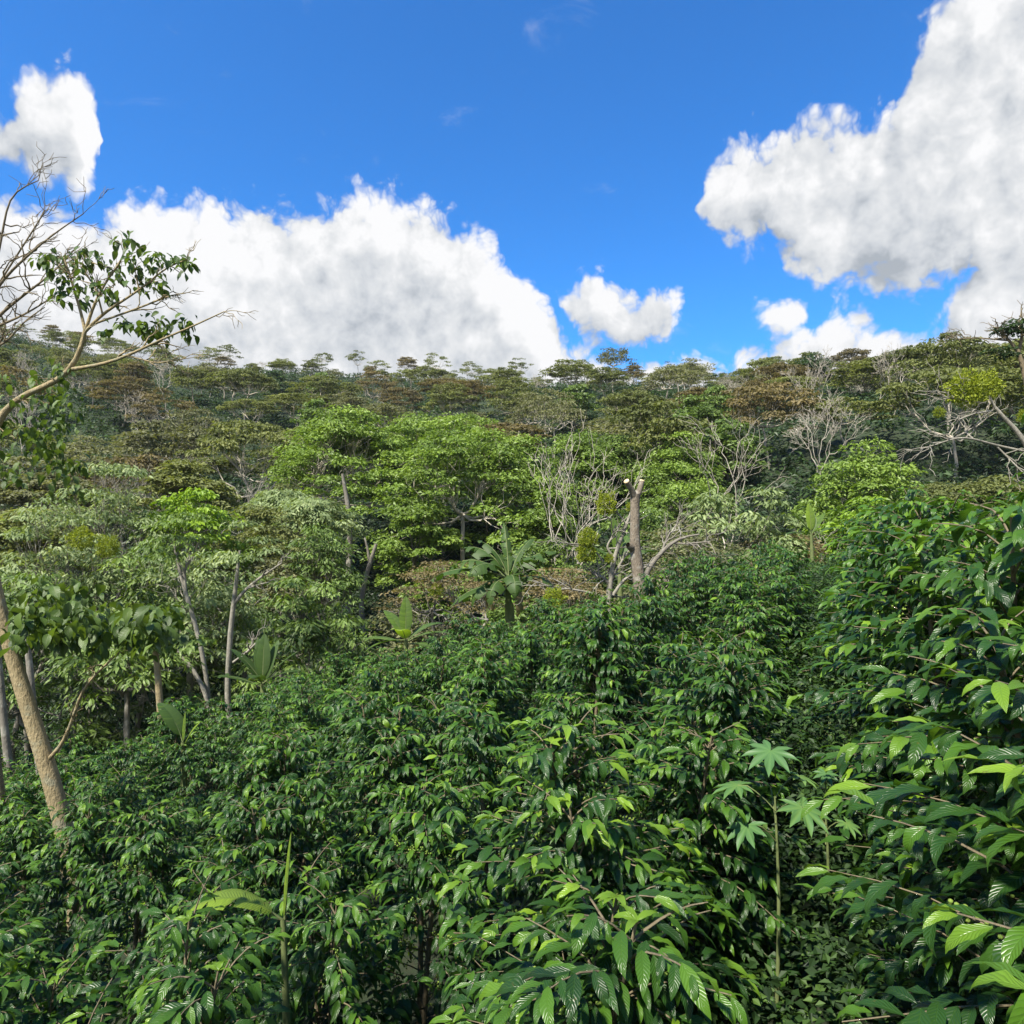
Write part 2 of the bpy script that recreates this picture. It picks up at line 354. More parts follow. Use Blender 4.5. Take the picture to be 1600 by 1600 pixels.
# ------------------------------------------------------------------ tree builders
DIA = [diamond(.55, .2, .1), diamond(.45, .1, .25), diamond(.65, .3, .0)]
LANCE = [leaf_tmpl(1, .34, 3, .2, .5, seed=1), leaf_tmpl(1, .30, 3, .1, .9, seed=2)]
OVATE = [leaf_tmpl(1, .52, 5, .25, .6, .2, seed=3), leaf_tmpl(1, .46, 5, .2, 1.0, .3, seed=4), leaf_tmpl(1, .54, 5, .35, .8, .2, seed=5)]

def clumps(mb, rng, tips, r, flat, n, size, tm, droop=0.25, tone_sp=0.55, shell=0.55):
    """leaf clumps: domed plates of small leaves round each twig end"""
    if flat > .5: shell = .1
    T = len(tips); r = np.broadcast_to(r, (T,)) ; k = rng.poisson(n, T) + 4
    idx = np.repeat(np.arange(T), k); m = len(idx)
    rho = np.sqrt(rng.random(m)); th = rng.random(m) * 2 * np.pi
    lob = 1 + .35 * np.sin(th * 3 + idx * 1.7) + .2 * np.sin(th * 5 + idx)
    x = rho * np.cos(th) * lob; y = rho * np.sin(th) * lob
    z = flat * (np.sqrt(np.clip(1 - rho ** 2, 0, 1)) - 0.35) * (shell + (1 - shell) * rng.random(m)) + rng.normal(0, .07, m) * flat * 2
    off = np.stack([x, y, z], 1) * r[idx][:, None]
    P = tips[idx] + off
    out = np.stack([np.cos(th), np.sin(th), np.zeros(m)], 1)
    N = np.array([0, 0, 1.]) + out * (1.1 if flat > .5 else .6) * rho[:, None] + rng.normal(0, .45, (m, 3))
    Dr = out + rng.normal(0, .7, (m, 3)) * np.array([1, 1, .35]); Dr[:, 2] -= droop
    tone = np.clip(rng.normal(.42, .17, T)[idx] * 1.0 + (rng.random(m) - .5) * tone_sp, 0, 1)
    w = rng.integers(0, len(tm), m)
    sz = size * rng.uniform(.65, 1.35, m)
    for q in range(len(tm)):
        s = w == q
        place(mb, tm[q], P[s], Dr[s], N[s], sz[s], tone[s])

def envelope_tips(rng, n, R, h, top, thick, flat_pow=2.0, low=0.0):
    """twig ends spread on a dome of radius R whose top is at h"""
    th = rng.random(n) * 2 * np.pi; rho = np.sqrt(rng.random(n)) * (1 + .15 * np.sin(th * 3 + rng.random() * 6) + .1 * np.sin(th * 5))
    z = h - top * rho ** flat_pow - thick * rng.random(n) ** 1.4
    if low > 0:
        s = rng.random(n) < low; z = np.where(s, z - rng.random(n) * thick * 1.5, z)
    return np.stack([R * rho * np.cos(th), R * rho * np.sin(th), z], 1)

def make_tree(rng, h, R, leaf='olive', bark='bark_pale', tips_n=40, top=None, thick=None, clump_r=.9, flat=.32, n=60,
              size=.28, tm=DIA, fork=.45, stems=1, r0=None, lean=.06, low=0.0, twigs=3, droop=.25, np_=5, dens_tone=.55):
    top = .28 * h if top is None else top; thick = .15 * h if thick is None else thick; r0 = r0 or .018 * h + .03
    tips = envelope_tips(rng, tips_n, R, h - clump_r * flat * .8, top, thick, low=low)
    wood = MB(); fol = MB()
    base = np.array([[0, 0, -.4]])
    grp = rng.integers(0, stems, tips_n) if stems > 1 else np.zeros(tips_n, int)
    ang = np.arctan2(tips[:, 1], tips[:, 0])
    for s in range(stems):
        off = rng.normal(0, lean * h, 3) * np.array([1, 1, 0]) + (np.array([math.cos(s * 2.4), math.sin(s * 2.4), 0]) * .16 * h if stems > 1 else 0)
        fk = np.array([0, 0, h * fork * rng.uniform(.85, 1.15)]) + off
        b = base + (rng.normal(0, .15, (1, 3)) * [1, 1, 0] if stems > 1 else 0)
        P = arcs(rng, b, fk[None], rng.normal(0, .03 * h, (1, 3)) * [1, 1, 0], 8, .012)
        k = 1 / math.sqrt(stems); tubes(wood, P, np.linspace(r0, r0 * .62, 8)[None] * k, 7)
        mine = np.where(grp == s)[0]
        if len(mine) == 0: continue
        # primaries
        c = rng.choice(mine, min(np_, len(mine)), replace=False); C = tips[c].copy()
        for _ in range(4):
            a = np.argmin(np.linalg.norm(tips[mine][:, None] - C[None], axis=2), 1)
            for q in range(len(C)):
                if (a == q).any(): C[q] = tips[mine][a == q].mean(0)
        E = fk + (C - fk) * .72; E[:, 2] -= .04 * h
        out = (C - fk) * [1, 1, 0]
        PP = arcs(rng, np.repeat(fk[None], len(C), 0), E, out * .12 - np.array([0, 0, .03 * h]), 6, .035)
        tubes(wood, PP, np.linspace(r0 * .5, r0 * .24, 6)[None].repeat(len(C), 0) * k, 6)
        t = rng.uniform(.45, 1, len(mine)); pi_ = np.minimum((t * 5).astype(int), 4); fr = (t * 5 - pi_)[:, None]
        A = PP[a, pi_] * (1 - fr) + PP[a, pi_ + 1] * fr
        B = tips[mine] - np.array([0, 0, clump_r * flat * .3])
        SS = arcs(rng, A, B, (B - A) * [1, 1, 0] * .12, 5, .05)
        tubes(wood, SS, np.linspace(r0 * .20, r0 * .06, 5)[None].repeat(len(A), 0) * k, 4)
        if twigs:
            A2 = np.repeat(SS[:, 3], twigs, 0); B2 = np.repeat(B, twigs, 0) + rng.normal(0, .45, (len(mine) * twigs, 3)) * clump_r * [1, 1, flat]
            T2 = arcs(rng, A2, B2, np.zeros_like(A2), 3, .08)
            tubes(wood, T2, np.linspace(r0 * .06, r0 * .02 + .004, 3)[None].repeat(len(A2), 0), 3)
    if n > 0: clumps(fol, rng, tips, clump_r * rng.uniform(.7, 1.25, tips_n), flat, n, size, tm, droop, dens_tone)
    return wood, fol

def bare_tree(rng, h, spread=.5, r0=None, levels=5, stems=2, fork=.35, minr=.012, up=.35):
    wood = MB(); r0 = r0 or .014 * h + .02; segs = []
    cur = []
    for s in range(stems):
        a = rng.random() * 6.28; d = unit(np.array([math.cos(a) * .3 * spread, math.sin(a) * .3 * spread, 1]))
        cur.append((np.array([0, 0, -.3]) + rng.normal(0, .1, 3) * [1, 1, 0], d, h * fork, r0 / math.sqrt(stems)))
    for lv in range(levels):
        nxt = []; A = np.array([c[0] for c in cur]); D = np.array([c[1] for c in cur]); L = np.array([c[2] for c in cur]); R = np.array([c[3] for c in cur])
        B = A + D * L[:, None]; P = arcs(rng, A, B, rng.normal(0, .07, A.shape) * L[:, None], 5, .03)
        tubes(wood, P, R[:, None] * np.linspace(1, .66, 5)[None], max(3, 7 - lv))
        for i in range(len(cur)):
            for k in range(rng.integers(2, 4)):
                nd = unit(D[i] + rng.normal(0, .42 * (spread + .5), 3) * [1, 1, .6] + np.array([0, 0, up * .4]))
                nxt.append((P[i, -1] if k < 2 else P[i, 3], nd, L[i] * rng.uniform(.55, .8), max(R[i] * .6, minr)))
        cur = nxt
    return wood

HILLFADE = {}
TREES = []
def hero(name, label, X, Ytop, wpx, d, leaf, bark='bark_pale', seed=0, group=None, **kw):
    rng = np.random.default_rng(1000 + seed); b = on_ground(X, d); top = (800 - Ytop) / F * d
    h = top - b[2]; R = wpx / F * d / 2
    wood, fol = make_tree(rng, h, R, **kw)
    t = thing(name, label, 'tree', b, group)
    wood.build('trunk', M[bark], t); fol.build('crown', M[leaf], t, smooth=False)
    TREES.append(t); return t
ORD = ['first', 'second', 'third', 'fourth', 'fifth', 'sixth', 'seventh', 'eighth', 'ninth', 'tenth', 'eleventh', 'twelfth', 'thirteenth', 'fourteenth', 'fifteenth', 'sixteenth', 'seventeenth', 'eighteenth', 'nineteenth', 'twentieth']
def ordinal(i):
    if i < 20: return ORD[i]
    n = i + 1; return '%d%s' % (n, 'th' if n % 100 in (11, 12, 13) else {1: 'st', 2: 'nd', 3: 'rd'}.get(n % 10, 'th'))

# ------------------------------------------------------------------ far hillside: individual trees in tiers
def variants(leaf, bark, cnt, seed, **kw):
    out = []
    for i in range(cnt):
        rng = np.random.default_rng(seed + i); k = dict(kw); k['tips_n'] = int(kw.get('tips_n', 30) * rng.uniform(.7, 1.3))
        k['top'] = k['top'] * rng.uniform(.6, 1.4); k['thick'] = k['thick'] * rng.uniform(.7, 1.8); k['flat'] = k['flat'] * rng.uniform(.8, 1.5); k['fork'] = k['fork'] * rng.uniform(.75, 1.15); k['stems'] = 1 + int(rng.random() < .4)
        R = rng.uniform(3.3, 5.2); wood, fol = make_tree(rng, 8.0, R, **k)
        out.append((wood.mesh('trunk', M[bark]), fol.mesh('crown', M[leaf], smooth=False)))
    return out
FLAT = dict(tips_n=40, top=2.3, thick=1.3, clump_r=1.05, flat=.30, n=95, size=.36, fork=.5, r0=.14, np_=6)
DOME = dict(tips_n=34, top=3.0, thick=2.2, clump_r=1.2, flat=.42, n=110, size=.45, fork=.35, r0=.15)
SP = {
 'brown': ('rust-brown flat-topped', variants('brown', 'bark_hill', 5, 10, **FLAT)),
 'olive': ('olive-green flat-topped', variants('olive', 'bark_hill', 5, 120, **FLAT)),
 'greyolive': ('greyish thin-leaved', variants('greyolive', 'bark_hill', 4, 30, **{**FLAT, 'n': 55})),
 'dark': ('dark green round-crowned', variants('dark', 'bark_grey', 4, 40, **DOME)),
 'mid': ('mid green bushy', variants('mid', 'bark_grey', 2, 50, **DOME)),
 'ridge': ('airy umbrella-crowned', variants('olive', 'bark_hill', 5, 160, **{**FLAT, 'n': 75, 'tips_n': 24, 'fork': .55, 'clump_r': 1.0})),
 'ridgedark': ('dark umbrella-crowned', variants('dark', 'bark_grey', 4, 70, **{**FLAT, 'n': 60, 'tips_n': 24, 'fork': .55, 'clump_r': 1.0})),
}
bare_v = []
for i in range(4):
    bare_v.append((bare_tree(np.random.default_rng(80 + i), 8, .9, .10, 7, 2, .30, .013).mesh('trunk', M['bark_hill']), None))
SP['bare'] = ('leafless whitish', bare_v)
GROUPS = {k: v[0] + ' trees on the far hillside' for k, v in SP.items()}
used_proto = {}
def place_species(kind, vi, loc, rz, sc, label):
    name, vs = SP[kind]; vi %= len(vs)
    key = (kind, vi)
    if key in used_proto:
        return copy_tree(used_proto[key], loc, rz, sc, label, GROUPS[kind])
    nm = {'brown': 'flat_topped_tree', 'olive': 'flat_topped_tree', 'greyolive': 'thin_leaved_tree', 'dark': 'round_crowned_tree', 'mid': 'bushy_tree', 'ridge': 'umbrella_tree', 'ridgedark': 'umbrella_tree', 'bare': 'bare_tree'}[kind]
    t = thing(nm, label, 'tree', loc, GROUPS[kind], rz, sc)
    for pn, me in zip(('trunk', 'crown'), vs[vi]):
        if me is not None:
            o = bpy.data.objects.new(pn, me); COL.objects.link(o); o.parent = t
    used_proto[key] = t; return t

rng = np.random.default_rng(5)
tiers = [58, 66, 74, 83, 92, 101, 111, 121, 132, 143, 154, 165, 176, 187]
NT_ = len(tiers)
for ti, Y in enumerate(tiers):
    last = ti == NT_ - 1
    step = {0: 8.2, 1: 8.2}.get(ti, 9.0 + 0.020 * Y - (4.8 if last else 0)) + (.6 if ti in (9, 10, 11, 12) else 0)
    half = .76 * Y + 4; xs = np.arange(-half, half, step) + rng.uniform(-.5, .5) * step
    row = []
    for x in xs:
        xx = x + rng.normal(0, .16) * step; yy = Y + rng.normal(0, 2.2) if not last else 187 + rng.normal(0, 1.6)
        X = 800 + xx / yy * F
        if X < -70 or X > 1670: continue
        if ti < 2 and 430 < X < 1020: continue
        if ti == 0 and X > 1020: yy += 0
        nz = math.sin(xx * .09 + ti * 1.3) + math.sin(xx * .043 - ti * .8 + 2) + rng.normal(0, .7)
        u = rng.random()
        if last:
            kind = 'ridge' if u < .62 else 'ridgedark' if u < .86 else 'bare' if u < .93 else 'brown'
            if 1380 < X < 1500: kind = 'ridgedark' if u < .6 else 'ridge'
        else:
            if u < (.34 if X < 430 and 1 <= ti <= 6 else .13): kind = 'bare'
            elif ti >= 9 and rng.random() < .5: kind = 'ridge'
            elif u < .17: kind = 'dark'
            elif u < .24: kind = 'mid'
            elif nz > 1.0: kind = 'brown'
            elif nz > -.7: kind = 'olive'
            else: kind = 'greyolive'
            if X < 300 and 2 < ti < 7 and u < .3: kind = 'bare'
            if X > 1150 and kind == 'brown' and u > .5: kind = 'olive'
        hh = rng.uniform(.72, 1.32) * (.86 if last else .70 if ti >= 11 else .84 if ti >= 9 else 1.0)
        if last and 1385 < X < 1450: hh *= 1.25
        ws = rng.uniform(.8, 1.2) * (.74 if last else .68 if ti >= 11 else .78 if ti >= 9 else 1.0)
        if kind in ('dark', 'mid'): ws *= .8
        row.append((xx, yy, kind, rng.integers(0, 9), rng.random() * 6.28, (ws, ws, hh)))
    for i, (xx, yy, kind, vi, rz, sc) in enumerate(sorted(row, key=lambda r: r[0] / r[1])):
        where = 'on the skyline' if last else 'far hillside tier %d below the skyline' % (NT_ - 1 - ti)
        place_species(kind, vi, (xx, yy, float(H(xx, yy)) - .1), rz, sc, '%s tree, %s, %s from the left' % (SP[kind][0], where, ordinal(i)))

# dark coffee and scrub covering the hillside under the trees (uncountable)
rng = np.random.default_rng(9)
def scatter_cover(name, label, n, yr, per, r, hgt, size, mat, seed, xr=.80, cond=None, droop=.3):
    rg = np.random.default_rng(seed); y = yr[0] + (yr[1] - yr[0]) * rg.random(n * 2) ** .75; x = (rg.random(n * 2) * 2 - 1) * (xr * y + 3)
    if cond is not None: k = cond(x, y); x, y = x[k], y[k]
    x, y = x[:n], y[:n]; tips = np.stack([x, y, H(x, y) + hgt * rg.uniform(.35, 1, len(x))], 1)
    mb = MB(); clumps(mb, rg, tips, r * rg.uniform(.7, 1.3, len(x)), .75, per, size, [DIA[0], DIA[1]], droop, .5)
    o = mb.build(name, M[mat], smooth=False); tag(o, label, 'undergrowth', kind='stuff'); return o
scatter_cover('hillside_scrub', 'dark leafy scrub and coffee covering the far hillside beneath the trees', 5600, (46, 194), 26, 1.5, 1.5, .55, 'dark', 91)
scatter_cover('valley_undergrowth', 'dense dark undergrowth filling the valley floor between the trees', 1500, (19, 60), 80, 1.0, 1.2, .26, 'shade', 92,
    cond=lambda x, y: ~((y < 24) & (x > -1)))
scatter_cover('valley_shrubs', 'mixed green low shrubs along the edge of the coffee field', 170, (15.5, 30), 100, .6, .6, .15, 'shrub', 93, droop=.5,
    cond=lambda x, y: y > 16.5 + np.clip(x, 0, 9) * .1)

# ------------------------------------------------------------------ valley trees, one by one
BR = dict(tips_n=100, top=5.0, thick=3.2, clump_r=1.05, flat=.62, n=190, size=.24, fork=.5, tm=DIA, droop=.35, np_=7, r0=.17)
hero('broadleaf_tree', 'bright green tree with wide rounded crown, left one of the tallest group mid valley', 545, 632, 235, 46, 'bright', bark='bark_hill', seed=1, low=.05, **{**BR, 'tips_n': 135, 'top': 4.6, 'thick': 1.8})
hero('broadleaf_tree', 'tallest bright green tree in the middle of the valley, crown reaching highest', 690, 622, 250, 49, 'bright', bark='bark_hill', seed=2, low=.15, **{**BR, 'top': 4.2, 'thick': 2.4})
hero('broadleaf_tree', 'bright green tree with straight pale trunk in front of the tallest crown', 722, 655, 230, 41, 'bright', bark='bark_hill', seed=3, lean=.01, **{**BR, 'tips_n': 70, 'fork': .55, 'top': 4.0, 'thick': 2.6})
hero('broadleaf_tree', 'bright green tree right behind the straight pale trunk, spreading to the right', 800, 668, 160, 50, 'bright', seed=4, **BR)
hero('broadleaf_tree', 'lower green tree with hanging branches under the tallest crowns', 655, 775, 120, 39, 'bright', seed=5, **{**BR, 'tips_n': 36, 'top': 2.5, 'thick': 3.5, 'clump_r': .8})
hero('broadleaf_tree', 'slim bright tree standing right of the big banana plant', 856, 738, 90, 38, 'bright', seed=6, **{**BR, 'tips_n': 36, 'top': 3, 'thick': 5, 'clump_r': .8})
hero('broadleaf_tree', 'green tree behind the forked leafless tree, crown level with the stump top', 905, 662, 130, 56, 'bright', seed=7, **BR)
hero('broadleaf_tree', 'small-crowned green tree between the leafless trees and the hillside', 965, 668, 95, 58, 'mid', seed=8, **BR)
hero('broadleaf_tree', 'bright green tree above and right of the cut stump', 1055, 663, 130, 54, 'bright', seed=9, low=.2, **BR)
hero('broadleaf_tree', 'second green tree just right of the cut stump, lower crown', 1065, 705, 110, 45, 'bright', seed=10, **{**BR, 'tips_n': 44})
hero('broadleaf_tree', 'dense domed bright green tree on the right side of the valley', 1355, 683, 210, 38, 'bright', seed=11, low=.35, **{**BR, 'tips_n': 110, 'top': 5.5, 'thick': 2.6})
hero('broadleaf_tree', 'yellow-green low tree in front of the domed tree, behind the coffee', 1370, 764, 150, 31, 'lime', seed=12, **{**BR, 'tips_n': 50, 'top': 1.8, 'clump_r': .85})
hero('broadleaf_tree', 'small bright tree at the left foot of the tallest group, trunk forked', 700, 860, 110, 34, 'bright', seed=13, **{**BR, 'tips_n': 26, 'top': 1.4, 'thick': 2, 'clump_r': .7})
hero('broadleaf_tree', 'dark green tree in the shade right of the banana plant', 845, 815, 150, 33, 'mid', seed=14, **{**BR, 'tips_n': 44, 'thick': 4})
hero('broadleaf_tree', 'dark green tree filling the gap behind the leaning trunks', 610, 800, 150, 52, 'dark', seed=15, **{**BR, 'tips_n': 50, 'thick': 5})
hero('broadleaf_tree', 'green tree partly hidden behind the stump and its mistletoe', 990, 760, 150, 36, 'mid', seed=16, **{**BR, 'tips_n': 40, 'thick': 3})
hero('broadleaf_tree', 'green tree between the pale tree and the domed tree', 1250, 790, 120, 34, 'mid', seed=17, **{**BR, 'tips_n': 40, 'thick': 3})
hero('broadleaf_tree', 'dark green tree left of the tallest group, in its shade', 470, 730, 130, 50, 'olive', seed=18, **{**BR, 'tips_n': 40})
hero('broadleaf_tree', 'dark green low tree below the pale tree on the right', 1110, 850, 170, 24, 'dark', seed=19, **{**BR, 'tips_n': 60, 'thick': 2.5, 'clump_r': .7, 'size': .22, 'top': 1.2, 'r0': .1})
PA = dict(tips_n=70, top=2.2, thick=2.4, clump_r=.62, flat=.62, n=95, size=.24, fork=.45, tm=LANCE, droop=.6, np_=6, r0=.11)
hero('pale_leaved_tree', 'pale grey-green tree with layered drooping leaves right of the stump', 1155, 738, 210, 26, 'pale', seed=21, low=.3, **PA)
hero('pale_leaved_tree', 'pale grey-green shrubby tree above the coffee edge, right of the stump', 1195, 838, 120, 22, 'pale', seed=22, **{**PA, 'tips_n': 36, 'size': .18, 'clump_r': .5})
hero('pale_leaved_tree', 'small silvery domed tree left of the tallest trees, lower dome', 487, 768, 120, 33, 'pale', seed=23, **{**PA, 'top': 1.0, 'thick': .8, 'n': 130})
hero('pale_leaved_tree', 'small silvery domed tree left of the tallest trees, upper dome', 437, 755, 90, 36, 'pale', seed=24, **{**PA, 'top': 1.0, 'thick': .8, 'n': 130})
hero('pale_leaved_tree', 'pale-leaved open tree on the left, crown highest of the left woodland', 165, 708, 190, 23, 'pale', seed=25, low=.1, **{**PA, 'tips_n': 50, 'n': 105, 'size': .18})
hero('pale_leaved_tree', 'pale-leaved sprawling tree at far left below the leaning limb', 70, 770, 170, 20, 'pale', seed=26, low=.1, **{**PA, 'tips_n': 40, 'n': 105, 'size': .16, 'clump_r': .6})
hero('pale_leaved_tree', 'pale-leaved tree with thin whitish trunk in the left woodland', 300, 830, 190, 20, 'pale', bark='bark_white', seed=27, low=.15, **{**PA, 'tips_n': 60, 'n': 100, 'size': .16, 'clump_r': .55, 'fork': .6})
MI = dict(tips_n=64, top=2.2, thick=2.2, clump_r=.52, flat=.68, n=100, size=.19, fork=.42, tm=LANCE, droop=.6, np_=6, r0=.10)
hero('slender_tree', 'mid green tree with two stacked crowns, upper one left of the dark hollow', 500, 800, 110, 27, 'mid', seed=31, **MI)
hero('slender_tree', 'bushy green tree on twin thin trunks beside the coffee edge', 488, 880, 190, 19.5, 'mid', seed=32, stems=3, **{**MI, 'low': .45, 'fork': .4, 'thick': 1.8, 'tips_n': 80, 'clump_r': .5})
hero('slender_tree', 'fresh green topped tree in the left woodland', 300, 753, 150, 25, 'lime', seed=33, **{**MI, 'tips_n': 40, 'tm': DIA, 'thick': 1.0})
hero('slender_tree', 'loose green tree in the middle of the left woodland', 230, 830, 180, 21, 'mid', seed=34, low=.15, **{**MI, 'tips_n': 64})
hero('slender_tree', 'green tree with pale trunk forking low, behind the young banana clump', 375, 850, 140, 22, 'mid', bark='bark_white', seed=35, **{**MI, 'tips_n': 40, 'n': 60, 'fork': .55})
hero('slender_tree', 'green bushy tree at the left edge behind the leaning trunk', 30, 880, 180, 18, 'mid', seed=36, low=.2, **{**MI, 'tips_n': 60})
hero('slender_tree', 'low green tree beside the brown post-like trunk', 200, 940, 190, 18, 'mid', seed=37, low=.1, **{**MI, 'tips_n': 44, 'top': 1.2, 'thick': .7})
hero('slender_tree', 'dark bushy tree in the shade left of the twin-trunk tree', 330, 930, 160, 23, 'dark', seed=38, low=.2, **{**MI, 'tips_n': 50})
hero('slender_tree', 'shadowed tree behind the left woodland, above the dark gap', 120, 960, 160, 22, 'dark', seed=39, low=.2, **{**MI, 'tips_n': 60})
OL = dict(tips_n=60, top=1.8, thick=1.2, clump_r=.72, flat=.42, n=150, size=.17, fork=.45, tm=DIA, droop=.2, np_=6, r0=.10)
hero('fine_leaved_tree', 'olive fine-leaved tree in the left woodland, right of the fresh green top', 400, 785, 150, 28, 'olive', seed=41, low=.3, **{**OL, 'thick': 2})
hero('fine_leaved_tree', 'yellowish olive flat tree just above the left woodland', 290, 715, 130, 38, 'olive', seed=42, **{**OL, 'size': .26})
hero('fine_leaved_tree', 'dark olive flat-crowned tree at the far left', 40, 790, 220, 30, 'olive', seed=43, low=.3, **{**OL, 'tips_n': 80, 'size': .22})
hero('fine_leaved_tree', 'olive layered tree above the pale left crown', 90, 730, 150, 42, 'greyolive', seed=44, **{**OL, 'size': .26})
hero('fine_leaved_tree', 'low russet fine-leaved tree left of the big banana plant', 700, 872, 170, 21, 'brown', bark='bark_white', seed=45, stems=2, **{**OL, 'top': .9, 'thick': .7, 'n': 70, 'size': .10, 'clump_r': .5, 'tips_n': 46, 'flat': .28, 'fork': .55})
hero('fine_leaved_tree', 'low russet fine-leaved tree right of the big banana plant', 880, 872, 130, 21, 'brown', bark='bark_white', seed=46, **{**OL, 'top': .9, 'thick': .8, 'n': 70, 'size': .10, 'clump_r': .5, 'tips_n': 40, 'flat': .28, 'fork': .55})
hero('fine_leaved_tree', 'grey-green spreading fine-leaved tree directly right of the stump', 1070, 795, 170, 19, 'greyolive', bark='bark_white', seed=47, **{**OL, 'tips_n': 50, 'n': 70, 'size': .12, 'clump_r': .6})
hero('fine_leaved_tree', 'russet flat tree at the coffee edge left of the domed tree', 1225, 820, 130, 27, 'brown', seed=48, **{**OL, 'size': .17})
hero('fine_leaved_tree', 'dry grey-olive tree in front of the leafless brush at left', 430, 865, 110, 26, 'greyolive', seed=49, **{**OL, 'n': 60})
hero('fine_leaved_tree', 'olive tree at the right edge above the coffee', 1520, 735, 200, 40, 'olive', seed=50, **{**OL, 'size': .28, 'clump_r': 1.3, 'n': 130})
hero('fine_leaved_tree', 'low brown tree behind the young bright banana', 640, 935, 110, 22, 'greyolive', seed=51, **{**OL, 'tips_n': 30, 'n': 80})

def bare(label, X, Ytop, d, seed, spread=.7, stems=2, levels=6, bark='bark_white', minr=.012, fork=.38, hk=.82):
    b = on_ground(X, d); h = (800 - Ytop) / F * d - b[2]
    w = bare_tree(np.random.default_rng(seed), h * hk, spread, .0065 * h + .015, levels, stems, fork, minr)
    t = thing('bare_tree', label, 'tree', b, None); w.build('trunk', M[bark], t); return t
bare('leafless pale tree with fan of branches, left of the two above the stump', 868, 685, 35, 201, .42, 2, 5, bark='bark_hill', fork=.42, hk=.95)
bare('leafless pale tree with several straight trunks, right of the two above the stump', 908, 695, 34, 202, .45, 2, 5, bark='bark_hill', fork=.42, hk=.95)
bare('tall leafless white tree with twin trunks behind the pale tree', 1138, 655, 38, 203, .7, 2, 5, bark='bark_hill', fork=.45, hk=.95)
bare('grey leafless brush of twigs behind the pale left crown', 190, 660, 48, 204, 1.1, 3)
bare('grey leafless tree behind the far left canopy', 60, 690, 40, 205, 1.1, 3)
bare('leafless tree beside the domed tree, reaching over the coffee', 1440, 742, 26, 206, 1.1, 1, 5)
bare('small leafless tree beneath the olive crowns of the left woodland', 365, 700, 45, 207, 1.0, 3)
bare('bare crooked tree behind the russet tree left of the banana', 655, 895, 23, 208, 1.0, 2, 5)
bare('bare branching tree at the left edge of the woodland', 85, 840, 19, 209, 1.1, 2, 5)
bare('leafless tree right of the stump in front of the pale crown', 1240, 755, 30, 210, .9, 2, 5)

# traced trees: trunks and limbs follow the photograph, each at its own distance
def traced(name, label, base_d, lines, bark, cat='tree', twig=0, seed=0, twig_len=.5, sink=True, spread=.6, K=14, minr=.006):
    """lines: list of (points [(X, Y, d, width_px)...]); the first starts at the ground"""
    rg = np.random.default_rng(seed); X0, Y0, d0, w0 = lines[0][0]
    b = px(X0, Y0, d0)
    if sink:
        gz = float(H(b[0], b[1])); 
        if gz < b[2]: b = np.array([b[0] + (b[2] - gz) * .12, b[1], gz - .15])
    t = thing(name, label, cat, b); wood = MB(); ends = []
    for li, ln in enumerate(lines):
        P = [px(X, Y, d) for X, Y, d, w in ln]; R = [max(w / F * d / 2, minr) for X, Y, d, w in ln]
        if li == 0 and sink: P = [b] + P; R = [R[0] * 1.08] + R
        P = np.array(P) - b; P, R = resample(P, R, K); tubes(wood, P[None], R[None], 10 if li == 0 else 7)
        if twig and li > 0:
            for lv in range(1):
                n = twig; ti = rg.integers(K // 3, K, n); A = P[ti]; base = unit(P[-1] - P[K // 3])
                D = unit(base + rg.normal(0, spread, (n, 3))); L = rg.uniform(.35, 1, n)[:, None] * twig_len
                T1 = arcs(rg, A, A + D * L, rg.normal(0, .06, (n, 3)) * L + [0, 0, .05 * twig_len], 6, .04)
                tubes(wood, T1, np.minimum(R[ti], .012 * d0 / 7)[:, None] * np.linspace(.8, .35, 6)[None], 4)
                k = 3; j = rg.integers(2, 6, n * k); A2 = np.repeat(T1, k, 0)[np.arange(n * k), j]
                D2 = unit(np.repeat(D, k, 0) + rg.normal(0, spread, (n * k, 3))); L2 = rg.uniform(.2, .5, n * k)[:, None] * twig_len
                T2 = arcs(rg, A2, A2 + D2 * L2, rg.normal(0, .08, (n * k, 3)) * L2, 4, .05)
                tubes(wood, T2, np.full((n * k, 4), .0035 * d0 / 7) * np.linspace(1, .6, 4)[None], 3)
                ends.append(T2[:, -1]); ends.append(T1[:, -1])
    wood.build('trunk', M[bark], t)
    return t, b, (np.concatenate(ends) if ends else None)

def leaf_sprays(parent, b, pts, mat, rg, per=6, size=.12, r=.12, tm=OVATE, name='foliage', droop=.9):
    """drooping leaf clusters hung at twig ends"""
    mb = MB(); pts = np.asarray(pts) - b; n = len(pts); k = rg.integers(per - 2, per + 3, n); idx = np.repeat(np.arange(n), k); m = len(idx)
    P = pts[idx] + rg.normal(0, .35, (m, 3)) * r; th = rg.random(m) * 6.28
    D = np.stack([np.cos(th), np.sin(th), np.full(m, -droop)], 1) + rg.normal(0, .3, (m, 3)); N = np.stack([np.cos(th), np.sin(th), np.full(m, .9)], 1) + rg.normal(0, .3, (m, 3))
    tone = np.clip(rg.normal(.45, .2, m), 0, .88); sz = size * rg.uniform(.6, 1.3, m); w = rg.integers(0, len(tm), m)
    for q in range(len(tm)):
        s = w == q; place(mb, tm[q], P[s], D[s], N[s], sz[s], tone[s])
    return mb.build(name, M[mat], parent)

